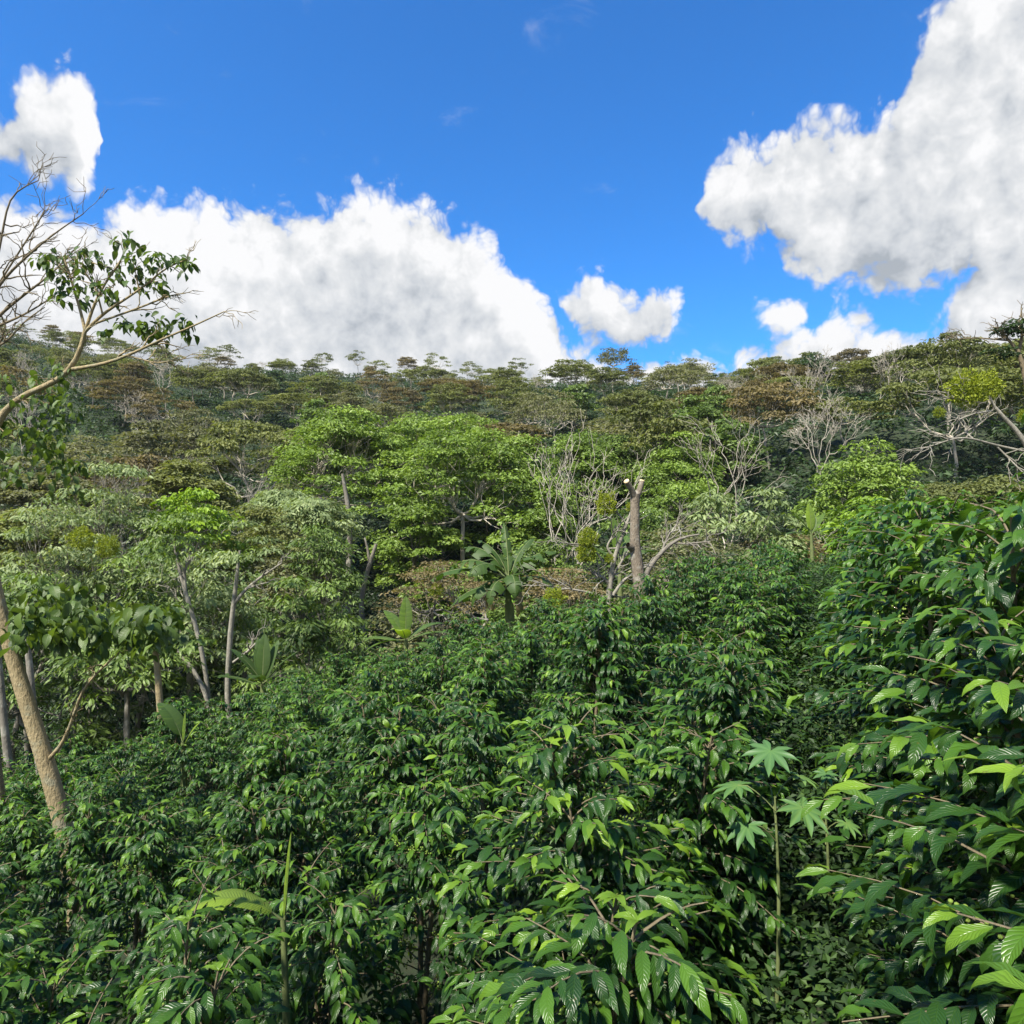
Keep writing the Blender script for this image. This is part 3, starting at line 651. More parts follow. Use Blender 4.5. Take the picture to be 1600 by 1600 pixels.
# the cut stump
t, b, _ = traced('cut_tree', 'tall lopped grey-brown trunk with two sawn-off forks standing behind the coffee', 14, [
    [(1001, 930, 14, 21), (998, 895, 14, 19), (992, 862, 14, 18), (991, 830, 14, 15), (993, 795, 14, 14.5), (992, 772, 14, 15)],
    [(992, 780, 14, 11), (987, 765, 13.9, 9.5), (979, 752, 13.8, 9)],
    [(993, 780, 14, 11), (999, 766, 14.05, 9), (1003, 752, 14.1, 8.5)],
    [(990, 858, 14, 14), (984, 853, 13.9, 12), (981, 851, 13.85, 8)]], 'bark_grey', seed=1)
for a, c, w in (((987, 765, 13.9), (979, 752, 13.8), 9), ((999, 766, 14.05), (1003, 752, 14.1), 8.5)):
    e = px(*c) - b; d = unit(px(*c) - px(*a)); mb = MB()
    tubes(mb, np.array([e - d * .01, e + d * .018, e + d * .020])[None], np.array([w * .96, w * .94, .01])[None] / F * 14 / 2, 14)
    mb.build('sawn_face', M['cut'], t)

t, b, ends = traced('bare_tree', 'white-barked leafless tree carrying mistletoe, left of the stump', 15, [
    [(950, 955, 15, 8.8), (955, 895, 15, 7.5), (960, 868, 15, 6.8), (972, 838, 15, 5.4), (981, 815, 15, 4.8), (986, 800, 15, 3.4)],
    [(978, 818, 15, 3.4), (965, 802, 15, 2.7), (952, 797, 15, 2.0), (946, 788, 15, 1.7)],
    [(960, 872, 15, 4.8), (947, 855, 15, 3.4), (957, 838, 15, 2.7), (962, 820, 15, 1.7)],
    [(943, 878, 15, 3.4), (930, 860, 15, 2.7), (915, 852, 14.9, 2.4), (875, 848, 14.8, 1.7)],
    [(945, 934, 15, 4.1), (920, 925, 14.9, 3.4), (887, 920, 14.8, 2.7), (852, 915, 14.7, 2.0), (832, 906, 14.6, 1.4)],
    [(953, 912, 15, 3.4), (942, 902, 15, 3.4), (926, 897, 14.9, 2.7)],
    [(958, 930, 15, 6.1), (972, 908, 15, 4.8), (990, 896, 15.1, 3.4), (1010, 885, 15.2, 2.0)],
    [(962, 893, 15, 4.1), (972, 876, 15, 3.4), (983, 860, 15.1, 2.0)],
    [(945, 955, 15, 5.4), (950, 925, 15, 4.8), (955, 895, 15, 4.1)]], 'bark_white', twig=7, seed=2, twig_len=.7, minr=.008)
traced('bare_tree', 'leaning whitish limb tree curving right from behind the stump', 16, [
    [(1003, 925, 16, 9), (1009, 890, 16, 8), (1030, 868, 16, 7), (1046, 848, 16, 6), (1066, 837, 16, 4), (1093, 835, 16, 2.5)],
    [(1032, 868, 16, 4), (1040, 845, 16.2, 3), (1060, 815, 16.4, 2)],
    [(1046, 848, 16, 3.5), (1070, 850, 16, 3), (1110, 846, 15.8, 2)]], 'bark_pale', twig=9, seed=3, twig_len=.9, minr=.008)
t, b, ends = traced('bare_tree', 'grey-white bare limbs reaching in from the right edge', 17, [
    [(1640, 900, 17, 13.0), (1635, 780, 17, 10.8), (1612, 705, 17, 8.6), (1588, 668, 17, 7.2), (1566, 650, 17, 5.8), (1549, 638, 17, 4.7), (1538, 627, 17, 3.6), (1545, 618, 17, 2.9)],
    [(1540, 630, 17, 2.9), (1512, 626, 17, 2.5), (1488, 622, 17, 1.8)],
    [(1550, 642, 17, 3.6), (1525, 645, 16.8, 2.9), (1497, 656, 16.6, 2.2)],
    [(1600, 705, 17, 4.3), (1556, 696, 17, 3.6), (1520, 685, 16.8, 3.2), (1495, 683, 16.6, 2.9), (1465, 694, 16.4, 2.2), (1437, 702, 16.2, 1.4)],
    [(1520, 685, 16.8, 2.9), (1508, 675, 16.9, 2.2), (1512, 668, 17, 1.4)],
    [(1556, 696, 17, 2.9), (1582, 722, 16.8, 2.2), (1600, 740, 16.6, 2.2)]], 'bark_white', twig=7, seed=4, twig_len=1.0, minr=.01)
t, b, ends = traced('umbrella_tree', 'dark forked tree against the sky at the upper right edge', 36, [
    [(1612, 640, 36, 10), (1604, 590, 36, 9), (1596, 560, 36, 7), (1590, 545, 36, 6)],
    [(1592, 550, 36, 5), (1575, 530, 36, 4), (1560, 515, 36, 2.5)],
    [(1592, 548, 36, 5), (1598, 525, 36, 4), (1592, 508, 36, 2.5)],
    [(1575, 532, 36, 3), (1530, 528, 36, 2), (1490, 530, 36, 1.5)],
    [(1596, 560, 36, 4), (1625, 530, 36, 3), (1650, 515, 36, 2)]], 'bark_brown', twig=9, seed=5, twig_len=1.2, minr=.012)
rg = np.random.default_rng(77)
mb = MB(); tp = np.array([px(X, Y, 36) for X, Y in ((1575, 512), (1590, 504), (1602, 508), (1585, 520), (1620, 512), (1568, 518), (1640, 508), (1560, 548), (1575, 556))]) - b
clumps(mb, rg, tp, .55, .4, 120, .2, DIA); mb.build('crown', M['dark'], t, smooth=False)

# mistletoe balls hanging in bare trees
def mistletoe(label, X, Y, d, rpx):
    rg = np.random.default_rng(int(X)); r = rpx / F * d; n = 1500; v = unit(rg.normal(0, 1, (n, 3))); lob = 1 + .18 * np.sin(v[:, 0] * 7 + X) + .15 * np.sin(v[:, 2] * 9)
    P = v * (r * lob * rg.uniform(.35, 1, n) ** .5)[:, None]; mb = MB()
    place(mb, DIA[0], P, v + rg.normal(0, .5, (n, 3)), rg.normal(0, 1, (n, 3)), r * .2 * rg.uniform(.7, 1.2, n), np.clip(rg.normal(.5, .25, n), 0, 1))
    o = mb.build('mistletoe_clump', M['mistletoe'], smooth=False); o.location = px(X, Y, d); tag(o, label, 'mistletoe', 'mistletoe clumps in the bare trees')
for l, X, Y, d, r in (('yellow-green mistletoe ball high in the white tree, beside the stump top', 947, 788, 14.9, 17),
    ('round mistletoe on the left branch of the white tree, upper of two', 919, 840, 14.7, 14), ('mistletoe under the left branch of the white tree, lower of two', 916, 862, 14.8, 17),
    ('smallest mistletoe, tight against the white trunk', 952, 873, 14.8, 7), ('mistletoe low above the coffee between banana and white tree', 867, 937, 14.3, 17),
    ('mistletoe in the russet tree left of the banana plant', 681, 923, 20, 10), ('large yellow-green mistletoe over the bare limbs at right', 1510, 608, 17, 26),
    ('small yellow mistletoe tuft left of the bare limbs at right', 1467, 645, 16.7, 8), ('mistletoe clump at the right frame edge', 1602, 650, 17, 10),
    ('olive mistletoe beside the stump, left of its top', 987, 792, 14.4, 8), ('yellowish clump in the left woodland, left one of two', 127, 842, 19, 17),
    ('yellowish clump in the left woodland, right one of two', 168, 855, 19, 16), ('large yellowish clump joined right of the mistletoe over the right limbs', 1540, 605, 17.2, 22)):
    mistletoe(l, X, Y, d, r)

# slim trunks at left
def trunk_tree(name, label, lines, bark, tops, leaf, seed, r=.5, n=90, size=.15, tm=LANCE, droop=.6):
    t, b, ends = traced(name, label, 0, lines, bark, twig=5, seed=seed, twig_len=.7)
    if tops:
        mb = MB(); rg = np.random.default_rng(seed); tp = np.array([px(*p_) for p_ in tops]) - b
        tp = np.repeat(tp, 3, 0) + rg.normal(0, .3, (len(tp) * 3, 3)); clumps(mb, rg, tp, r, .45, n, size, tm, droop); mb.build('crown', M[leaf], t, smooth=False)
    return t
trunk_tree('slender_tree', 'thin white trunk leaning left, middle one of the left woodland', [
    [(326, 1092, 18, 7), (322, 1050, 18, 7), (312, 1000, 18, 7), (300, 955, 18, 6.5), (288, 925, 18, 6), (278, 880, 18, 5), (272, 850, 18, 4)],
    [(290, 925, 18, 5), (288, 890, 18, 4), (302, 870, 18, 3)]], 'bark_white', [(265, 840, 18), (300, 850, 18), (285, 820, 18)], 'mid', 301)
trunk_tree('slender_tree', 'thin white trunk slanting low to the left beside the middle trunk', [
    [(325, 1090, 17.8, 7), (308, 1055, 17.8, 6.5), (290, 1030, 17.8, 6), (272, 1010, 17.8, 5), (258, 1000, 17.8, 3.5)]], 'bark_white', [(250, 990, 17.8)], 'mid', 302, r=.35)
trunk_tree('slender_tree', 'mottled white trunk with forked top, right one of the left woodland', [
    [(354, 1085, 17.5, 9), (357, 1040, 17.5, 8), (360, 980, 17.5, 8), (366, 940, 17.5, 7), (370, 895, 17.5, 5), (375, 860, 17.5, 3.5)],
    [(364, 1035, 17.5, 4), (385, 1020, 17.5, 4), (405, 1000, 17.5, 3)],
    [(367, 942, 17.5, 6), (385, 920, 17.5, 5), (410, 900, 17.5, 4), (440, 880, 17.5, 2.5)]], 'bark_white', [(380, 850, 17.5), (420, 880, 17.6)], 'pale', 303, r=.4)
trunk_tree('post_trunk_tree', 'straight brown trunk topped by hanging leaves at the coffee edge', [
    [(250, 1112, 15, 10), (248, 1070, 15, 10), (245, 1035, 15, 9), (242, 1010, 15, 8), (240, 985, 15, 6)]], 'bark_tan', [(238, 975, 15), (225, 985, 15), (252, 975, 15)], 'mid', 304, r=.4, size=.2, tm=OVATE)
trunk_tree('slender_tree', 'grey trunk close behind the leaning foreground trunk', [
    [(60, 1180, 12, 12), (52, 1110, 12, 11), (47, 1050, 12, 10), (44, 1000, 12, 9), (30, 950, 12, 6)]], 'bark_pale', [(20, 930, 12)], 'mid', 305, r=.4)
trunk_tree('slender_tree', 'pale trunk at the very left edge behind the coffee', [
    [(12, 1180, 13, 12), (4, 1110, 13, 11), (0, 1050, 13, 10), (-8, 980, 13, 8)]], 'bark_pale', None, 'mid', 306)
traced('slender_tree', 'tall pale trunk under the left of the tallest crowns', 0, [
    [(543, 935, 40, 10), (546, 870, 40, 9.5), (548, 810, 40, 8), (540, 770, 40, 7), (535, 740, 40, 4)]], 'bark_pale', twig=0, seed=307)
traced('slender_tree', 'brown trunk forking in a V below the tallest crowns', 0, [
    [(563, 945, 36, 8), (570, 905, 36, 7), (578, 880, 36, 7), (588, 850, 36, 5)],
    [(577, 880, 36, 4), (575, 860, 36, 4), (570, 840, 36, 3)]], 'bark_pale', twig=0, seed=308)

# ------------------------------------------------------------------ foreground shade tree at the left
t, b, ends = traced('shade_tree', 'nearest tree, leaning tan trunk at the left with leafy branches over the top left', 7, [
    [(110, 1330, 7, 29), (97, 1270, 7, 27), (80, 1215, 7, 26), (62, 1160, 7, 25), (43, 1100, 7, 24), (22, 1040, 7, 22), (3, 970, 7, 20), (-14, 900, 7, 18), (-28, 800, 7, 16), (-34, 700, 7, 15)],
    [(72, 1190, 7, 7), (98, 1165, 6.9, 6), (115, 1120, 6.8, 5), (128, 1078, 6.7, 4.5), (155, 1048, 6.6, 3.5), (185, 1020, 6.5, 2.5)],
    [(-34, 760, 7, 14), (-10, 665, 7, 13), (15, 628, 7, 10), (58, 606, 7, 9), (95, 598, 7, 8.5), (118, 570, 7, 8), (131, 537, 7, 7), (133, 515, 7, 6)],
    [(133, 518, 7, 5), (127, 490, 7, 4.5), (112, 440, 7, 3.5), (100, 402, 7, 2.5)],
    [(133, 518, 7, 5.5), (145, 480, 7, 4.5), (165, 440, 7, 3.5), (190, 408, 7, 2.8), (198, 382, 7, 2)],
    [(133, 518, 7, 5.5), (160, 490, 7, 4.5), (200, 465, 7, 3.5), (235, 440, 7, 3), (262, 415, 7, 2.5), (292, 406, 7, 2)],
    [(112, 577, 7, 6.5), (160, 570, 6.9, 5.5), (200, 556, 6.8, 4.5), (250, 531, 6.7, 3.5), (292, 514, 6.6, 3), (350, 487, 6.5, 1.6)],
    [(150, 505, 7, 3.5), (220, 480, 7, 3), (270, 460, 7, 2.2), (290, 458, 7, 1.5)],
    [(160, 490, 7, 3), (150, 450, 7, 2.4), (128, 418, 7, 2)],
    [(200, 556, 6.8, 3), (245, 568, 6.8, 2.4), (290, 560, 6.8, 1.6)]], 'bark_tan', twig=9, seed=11, twig_len=.30, spread=.55, minr=.004)
rg = np.random.default_rng(12)
spots = [(58, 400), (66, 412), (80, 408), (88, 425), (75, 395), (100, 400), (112, 410), (128, 396), (140, 405), (132, 420), (152, 402), (185, 378), (195, 372), (202, 384), (175, 420), (188, 432), (205, 405), (218, 402),
         (228, 412), (240, 398), (212, 430), (248, 405), (262, 404), (280, 404), (296, 406), (288, 410), (232, 435), (222, 448), (160, 445), (170, 455), (140, 455), (118, 445), (105, 440), (90, 440), (95, 452), (128, 470), (180, 465), (100, 470),
         (205, 500), (215, 508), (228, 502), (240, 510), (212, 518), (250, 500), (188, 505), (262, 515), (278, 508), (295, 520), (300, 505), (165, 520), (245, 448), (250, 440)]
pts = np.array([px(X + rg.normal(0, 3), Y + rg.normal(0, 3), 7 + rg.normal(0, .15)) for X, Y in spots])
leaf_sprays(t, b, pts, 'near', rg, 9, .105, .12)
low = []
for cx, cy, rx, ry, n in ((90, 955, 75, 35, 26), (150, 985, 60, 28, 18), (215, 985, 55, 26, 18), (70, 975, 50, 30, 12), (240, 975, 30, 15, 8)):
    for _ in range(n): low.append(px(cx + rg.uniform(-1, 1) * rx, cy + rg.uniform(-1, 1) * ry, rg.uniform(6.2, 7.4)))
leaf_sprays(t, b, low, 'near', rg, 10, .150, .19)
mid_ = [px(rg.uniform(-20, 120), rg.uniform(570, 760), rg.uniform(6.5, 7.8)) for _ in range(70)]
leaf_sprays(t, b, mid_, 'near', rg, 7, .105, .15)
traced('shade_tree_branch', 'dark bare twigs of a second near tree at the upper left edge', 0, [
    [(-40, 900, 8, 14), (-60, 700, 8, 12), (-50, 560, 8, 9), (-30, 500, 8, 7)],
    [(-42, 540, 8, 6), (0, 490, 8, 5), (45, 455, 8, 3.5), (85, 425, 8, 2.5), (125, 380, 8, 1.5)],
    [(-45, 520, 8, 6), (0, 440, 8, 4.5), (40, 402, 8, 3.5), (80, 368, 8, 2.5), (130, 334, 8, 1.4)],
    [(-45, 500, 8, 5), (-5, 410, 8, 4), (8, 340, 8, 3), (15, 300, 8, 2.4), (60, 282, 8, 1.4)],
    [(-30, 520, 8, 5), (20, 500, 8, 3.5), (50, 485, 8, 2.6), (85, 462, 8, 1.6)],
    [(0, 440, 8, 3), (45, 370, 8, 2.4), (70, 330, 8, 1.6)],
    [(-40, 560, 8, 5), (10, 535, 8, 3), (40, 500, 8, 2.2), (70, 480, 8, 1.5)]], 'bark_brown', twig=12, seed=21, twig_len=.42, spread=.6, minr=.004)[0]['category'] = 'tree'

# ------------------------------------------------------------------ banana plants
def banana_leaf(mb, rg, base, az, elev, L, Wd, tone, torn=.4, bend=1.3, stem=None):
    n = 34; t = np.linspace(0, 1, n); a = elev - bend * t ** 1.5
    h = np.cumsum(np.r_[0, np.cos(a[:-1])]) * L / (n - 1); z = np.cumsum(np.r_[0, np.sin(a[:-1])]) * L / (n - 1)
    fx, fy = math.cos(az), math.sin(az); C = base + np.stack([h * fx, h * fy, z], 1)
    side = np.array([-fy, fx, 0]); T = unit(np.gradient(C, axis=0)); up = unit(np.cross(T, side)); up *= np.sign(up[:, 2:3].sum() or 1)
    t0 = .14; prof = np.where(t < t0, 0, np.sin(np.pi * np.clip((t - t0) / (1 - t0), 0, 1) ** .75) ** .6)
    for sx in (-1, 1):
        droop = .25; cut = False; tw = 0.0
        for i in range(n - 1):
            if t[i] < t0: continue
            start = cut
            if start: droop = rg.uniform(.0, .3 + 1.3 * torn); tw = rg.normal(0, .35) * torn
            cut = rg.random() < torn * .38
            w0, w1 = Wd / 2 * prof[i], Wd / 2 * prof[i + 1]; p0, p1 = C[i], C[i + 1]; seg = p1 - p0; rows = []
            for u in (0, .5, 1):
                dz = -droop * u * u + .28 * u; s0 = seg * u * (.42 if start else 0); s1 = seg * u * (.42 if cut else 0); sh = T[i] * u * u * w0 * (.25 + tw)
                rows += [p0 + s0 + (sx * side * u + up[i] * dz) * w0 + sh, p1 - s1 + (sx * side * u + up[i] * dz) * w1 + sh]
            mb.add(rows, [(0, 1, 3, 2), (2, 3, 5, 4)], np.clip(tone + rg.normal(0, .04), 0, 1), [(0, t[i]), (0, t[i + 1]), (.5 * sx, t[i]), (.5 * sx, t[i + 1]), (sx, t[i]), (sx, t[i + 1])])
    if stem is not None: tubes(stem, C[None] - up[None] * .006, np.linspace(.028, .006, n)[None] * L / 1.8, 5)
def banana(label, X, d, hpx_top, leaves, seed, r=.11, group='banana plants', bunch=False, dead=0, base=None):
    """hpx_top: photograph row of the top of the false stem"""
    rg = np.random.default_rng(seed); b = on_ground(X, d); top = (800 - hpx_top) / F * d - b[2]
    t = thing('banana_plant', label, 'banana plant', b, group); st = MB(); P, R = resample([(0, 0, -.2), (.03, 0, top * .5), (0, .02, top)], [r * 1.25, r, r * .6], 10)
    tubes(st, P[None], R[None], 12); ps = st
    rib = MB()
    for i, (az, el, L, Wd, tone, torn, bend) in enumerate(leaves):
        mb = MB(); banana_leaf(mb, rg, np.array([0, .02, top - .05 * (i % 3)]), az, el, L, Wd, tone, torn, bend, rib)
        mb.build('leaf', M['banana'], t)
    ps.build('stem', M['greenstem'] if not dead else M['bark_tan'], t); rib.build('leaf_ribs', M['greenstem'], t)
    if bunch:
        for az, L in ((-1.2, 1.3), (2.6, 1.2), (-2.4, 1.1)):
            mb = MB(); banana_leaf(mb, rg, np.array([0, .02, top - .15]), az, .1, L, .26, .4, 1.0, 2.6); mb.build('dead_leaf', M['brown'], t)
        fr = MB(); dirv = np.array([.12, -.18, 0]); c0 = np.array([.05, -.1, top - .1])
        for k in range(5):
            c = c0 + dirv * (.7 + .15 * k) + np.array([0, 0, -.12 * k])
            for j in range(9):
                a = j / 9 * 6.28; o = np.array([math.cos(a), math.sin(a), 0]); A = c + o * .05; B = c + o * .13 + np.array([0, 0, .10])
                q, rr = resample([A, (A + B) / 2 + o * .03, B], [.012, .02, .008], 6); tubes(fr, q[None], rr[None], 6)
        fr.build('fruit_bunch', M['fruit'], t)
    return t
Rz = rad
banana('largest banana plant, torn dark leaves and a green fruit bunch, left of the stump', 795, 17.5, 905, [
    (Rz(180), .40, 2.1, .58, .35, .9, 1.1), (Rz(165), .80, 1.9, .56, .38, .8, 1.8), (Rz(192), .0, 1.7, .50, .30, .9, 1.0), (Rz(150), 1.0, 1.7, .46, .3, .9, 1.3),
    (Rz(100), 1.35, 1.7, .28, .40, .9, .7), (Rz(50), 1.2, 1.6, .30, .25, .9, 1.0), (Rz(140), 1.15, 1.5, .30, .3, .9, 1.1), (Rz(20), .95, 1.6, .46, .45, 1, 1.2), (Rz(-15), .45, 1.4, .44, .42, .9, 1.5),
    (Rz(-80), .5, 1.3, .44, .35, .6, 2.3), (Rz(-120), .3, 1.3, .42, .3, .7, 2.2), (Rz(-40), 1.2, 1.5, .40, .4, .9, 1.9), (Rz(215), .9, 1.5, .42, .3, .9, 2.2), (Rz(205), .2, 1.4, .40, .40, .9, 2.0)], 401, .13, bunch=True)
banana('young bright banana plant with a sunlit upright leaf at the coffee edge', 634, 16, 1000, [
    (Rz(100), 1.5, 1.0, .30, .6, 0, .2), (Rz(-95), 1.0, .75, .36, 1.0, 0, 1.2), (Rz(180), .35, 1.0, .34, .6, .1, .6), (Rz(195), .05, 1.0, .30, .55, .1, .8),
    (Rz(5), .5, 1.2, .34, .5, .3, 1.0), (Rz(-15), .15, 1.0, .34, .5, .2, .9), (Rz(140), .9, 1.0, .34, .6, 0, .6), (Rz(30), .75, 1.1, .3, .5, .2, 1.1)], 402, .07)
banana('clump of upright dark banana leaves below the left woodland', 410, 17, 1068, [
    (Rz(95), 1.5, 1.2, .34, .35, 0, .2), (Rz(120), 1.3, 1.2, .36, .3, .1, .4), (Rz(60), 1.3, 1.2, .36, .3, .1, .4), (Rz(170), .95, 1.2, .38, .28, .1, .5), (Rz(10), .95, 1.2, .38, .28, .1, .5),
    (Rz(190), .5, 1.2, .36, .25, .2, .6), (Rz(-10), .6, 1.1, .36, .25, .2, .7), (Rz(-90), .9, .9, .36, .25, .2, 1.2)], 403, .09)
banana('small bright banana plant behind the coffee, left of the domed tree', 1268, 22, 835, [
    (Rz(95), 1.5, 1.0, .30, .8, 0, .25), (Rz(30), 1.1, 1.0, .34, .6, .2, .7), (Rz(0), .6, 1.2, .32, .4, .2, .9), (Rz(160), 1.1, .9, .34, .5, .2, .8), (Rz(185), .4, .9, .32, .4, .3, .9), (Rz(60), 1.3, .9, .3, .6, .2, .5)], 404, .07)
banana('banana plant behind the white bare tree, leaves rising between its branches', 968, 19, 880, [
    (Rz(110), 1.4, 1.3, .34, .6, .2, .3), (Rz(60), 1.1, 1.3, .34, .5, .3, .9), (Rz(170), .9, 1.2, .34, .45, .5, 1.0), (Rz(10), .7, 1.2, .34, .4, .5, 1.1), (Rz(-60), .9, 1.0, .34, .4, .5, 1.8)], 405, .08)
banana('banana plant half hidden in the coffee near the leaning trunk, one broad leaf up', 285, 10.5, 1160, [
    (Rz(160), 1.15, .75, .34, .5, .1, .8), (Rz(80), 1.5, .5, .05, .7, 0, .1), (Rz(20), 1.2, .45, .2, .85, 0, .5)], 406, .05)
banana('bright young banana leaf and stalk at the bottom of the coffee field', 440, 3.05, 1440, [
    (Rz(195), .75, .42, .19, .85, .25, 1.3), (Rz(60), 1.5, .42, .02, .8, 0, .1)], 407, .02)
banana('banana leaf poking up through the coffee below the young bright banana', 520, 11.5, 1115, [(Rz(185), .5, .7, .12, .9, .1, .8), (Rz(60), .9, .6, .12, .6, .1, .7)], 408, .03)

# ------------------------------------------------------------------ coffee bushes
CT = [leaf_tmpl(1, .33, 8, .30, 1.0, .20, seed=11), leaf_tmpl(1, .30, 8, .26, 1.5, .26, seed=12), leaf_tmpl(1, .35, 8, .42, 1.9, .30, seed=13), leaf_tmpl(1, .31, 8, .35, 1.25, .18, seed=14)]
def coffee_bush(seed, h=1.75, Lmax=.72, stems=2, leafL=.106, young=1.0, berries=True):
    rg = np.random.default_rng(seed); wood = MB(); fol = MB(); ber = MB()
    Pn, Dn, Nn, Sn, Tn = [], [], [], [], []
    for s in range(stems):
        a0 = rg.random() * 6.28; lean = np.array([math.cos(a0 + s * 3.1), math.sin(a0 + s * 3.1), 0]) * (.16 if stems > 1 else .03)
        hs = h * rg.uniform(.86, 1.04); P, R = resample([(0, 0, -.1), lean * .6 + [0, 0, hs * .5], lean * 1.5 + [0, 0, hs]], [.022, .014, .004], 12); tubes(wood, P[None], R[None], 6)
        zs = np.arange(.16 * hs, hs - .02, .066); az = rg.random() * 3.14
        for i, zz in enumerate(zs):
            u = zz / hs; az += math.pi / 2 + rg.normal(0, .3); c = np.array([np.interp(zz, P[:, 2], P[:, k]) for k in range(3)])
            L = Lmax * (1.08 - u) ** .48 * min(1, .6 + u * 1.2) * rg.uniform(.75, 1.15)
            for side in (0, math.pi):
                A = az + side + rg.normal(0, .15); f = np.array([math.cos(A), math.sin(A), 0]); m = max(4, int(L / .036)); t = np.arange(m + 1) / m
                e0 = .55 + .5 * u; el = e0 - (1.35 - .25 * u) * t ** 1.1 + rg.normal(0, .08)
                st = L / m; pts = c + np.cumsum(np.r_[np.zeros((1, 3)), (np.cos(el[:-1])[:, None] * f + np.sin(el[:-1])[:, None] * [0, 0, 1]) * st], 0)
                pts[1:] += rg.normal(0, .008, (m, 3)); q, rr = resample(pts, np.linspace(.0055, .002, m + 1), 6); tubes(wood, q[None], rr[None], 3)
                ps = np.array([-f[1], f[0], 0]); first = int(m * (.48 - .35 * u))
                for j in range(max(1, first), m + 1):
                    tj = t[j]; yng = 1 if j >= m - 1 else 0
                    for sgn in (-1, 1):
                        if rg.random() < .10: continue
                        d = ps * sgn * (.8 if not yng else .5) + f * (.85 if not yng else 1.0) + np.array([0, 0, .10 - .75 * rg.random()]) + rg.normal(0, .18, 3)
                        if yng: d[2] += .2
                        Pn.append(pts[j] + ps * sgn * .006); Dn.append(d); Nn.append(np.array([0, 0, 1.]) + f * .4 + ps * sgn * .3 + rg.normal(0, .22, 3))
                        Sn.append(leafL * rg.uniform(.62, 1.3) * (.78 if j == m else 1)); 
                        Tn.append(1 if rg.random() < .006 else np.clip(rg.normal(.20, .12) + (rg.uniform(.10, .47) * young if yng else 0) + (.26 * u - .08), 0, 1))  # young tips lighter; the height term paints sunlit tops into leaf colour
                if berries and rg.random() < .4 and u < .85:
                    for j in range(max(1, m // 4), max(2, 2 * m // 3)):
                        for _ in range(5):
                            c2 = pts[j] + rg.normal(0, .011, 3); add_ball(ber, c2, .0056)
        for a in range(4):
            A = rg.random() * 6.28; Pn.append(P[-1]); Dn.append(np.array([math.cos(A), math.sin(A), .5])); Nn.append(np.array([0, 0, 1.]) + rg.normal(0, .2, 3)); Sn.append(leafL * .7); Tn.append(min(1, .55 + .35 * young))
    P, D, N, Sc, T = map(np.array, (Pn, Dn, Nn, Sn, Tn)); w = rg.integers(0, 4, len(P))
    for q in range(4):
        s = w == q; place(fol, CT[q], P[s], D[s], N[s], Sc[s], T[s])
    return wood, fol, (ber if berries and ber.n else None)
OCT = (np.array([(1, 0, 0), (0, 1, 0), (-1, 0, 0), (0, -1, 0), (0, 0, 1.15), (0, 0, -1.15), (.66, .66, 0), (-.66, .66, 0)]), None)
_th = np.arange(6) * math.pi / 3
BALLV = np.concatenate([[(0, 0, 1.15)], np.stack([np.cos(_th) * .87, np.sin(_th) * .87, np.full(6, .5)], 1), np.stack([np.cos(_th + .5) * .87, np.sin(_th + .5) * .87, np.full(6, -.5)], 1), [(0, 0, -1.15)]])
BALLF = [(0, 1 + i, 1 + (i + 1) % 6) for i in range(6)] + [(1 + i, 7 + i, 1 + (i + 1) % 6) for i in range(6)] + [(7 + i, 7 + (i + 1) % 6, 1 + (i + 1) % 6) for i in range(6)] + [(13, 7 + (i + 1) % 6, 7 + i) for i in range(6)]
def add_ball(mb, c, r): mb.add(BALLV * r + c, BALLF)

cof = []
for i in range(7):
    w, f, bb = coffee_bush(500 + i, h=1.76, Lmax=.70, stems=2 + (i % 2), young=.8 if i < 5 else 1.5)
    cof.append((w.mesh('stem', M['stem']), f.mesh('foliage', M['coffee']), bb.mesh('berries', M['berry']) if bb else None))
print('coffee leaves', len(cof[0][1].polygons))
protos = {}
def put_coffee(vi, loc, rz, sc, label, group, near):
    key = (vi, near)
    if key in protos: return copy_tree(protos[key], loc, rz, sc, label, group)
    t = thing('coffee_bush', label, 'coffee bush', loc, group, rz, sc)
    for nm, me in zip(('stem', 'foliage', 'berries'), cof[vi]):
        if me is None or (nm == 'berries' and not near): continue
        o = bpy.data.objects.new(nm, me); COL.objects.link(o); o.parent = t
        if nm == 'berries': o['kind'] = 'stuff'
    protos[key] = t; return t
EX = [-200, 0, 250, 450, 600, 700, 800, 950, 1100, 1200, 1350, 1450, 1600, 1900]
EY = [13, 13.5, 15, 15.8, 15.6, 15, 14, 12.2, 12.5, 13.5, 12.5, 9.5, 7.5, 7]
rg = np.random.default_rng(31); dr = np.array([.42, .907]); pr = np.array([.907, -.42])
names = {1: 'in the row right of the weedy path', 2: 'in the second row right of the path', -1: 'in the row left of the weedy path'}
ncof = 0
rows = [2, 1] + [-k for k in range(1, 18)]
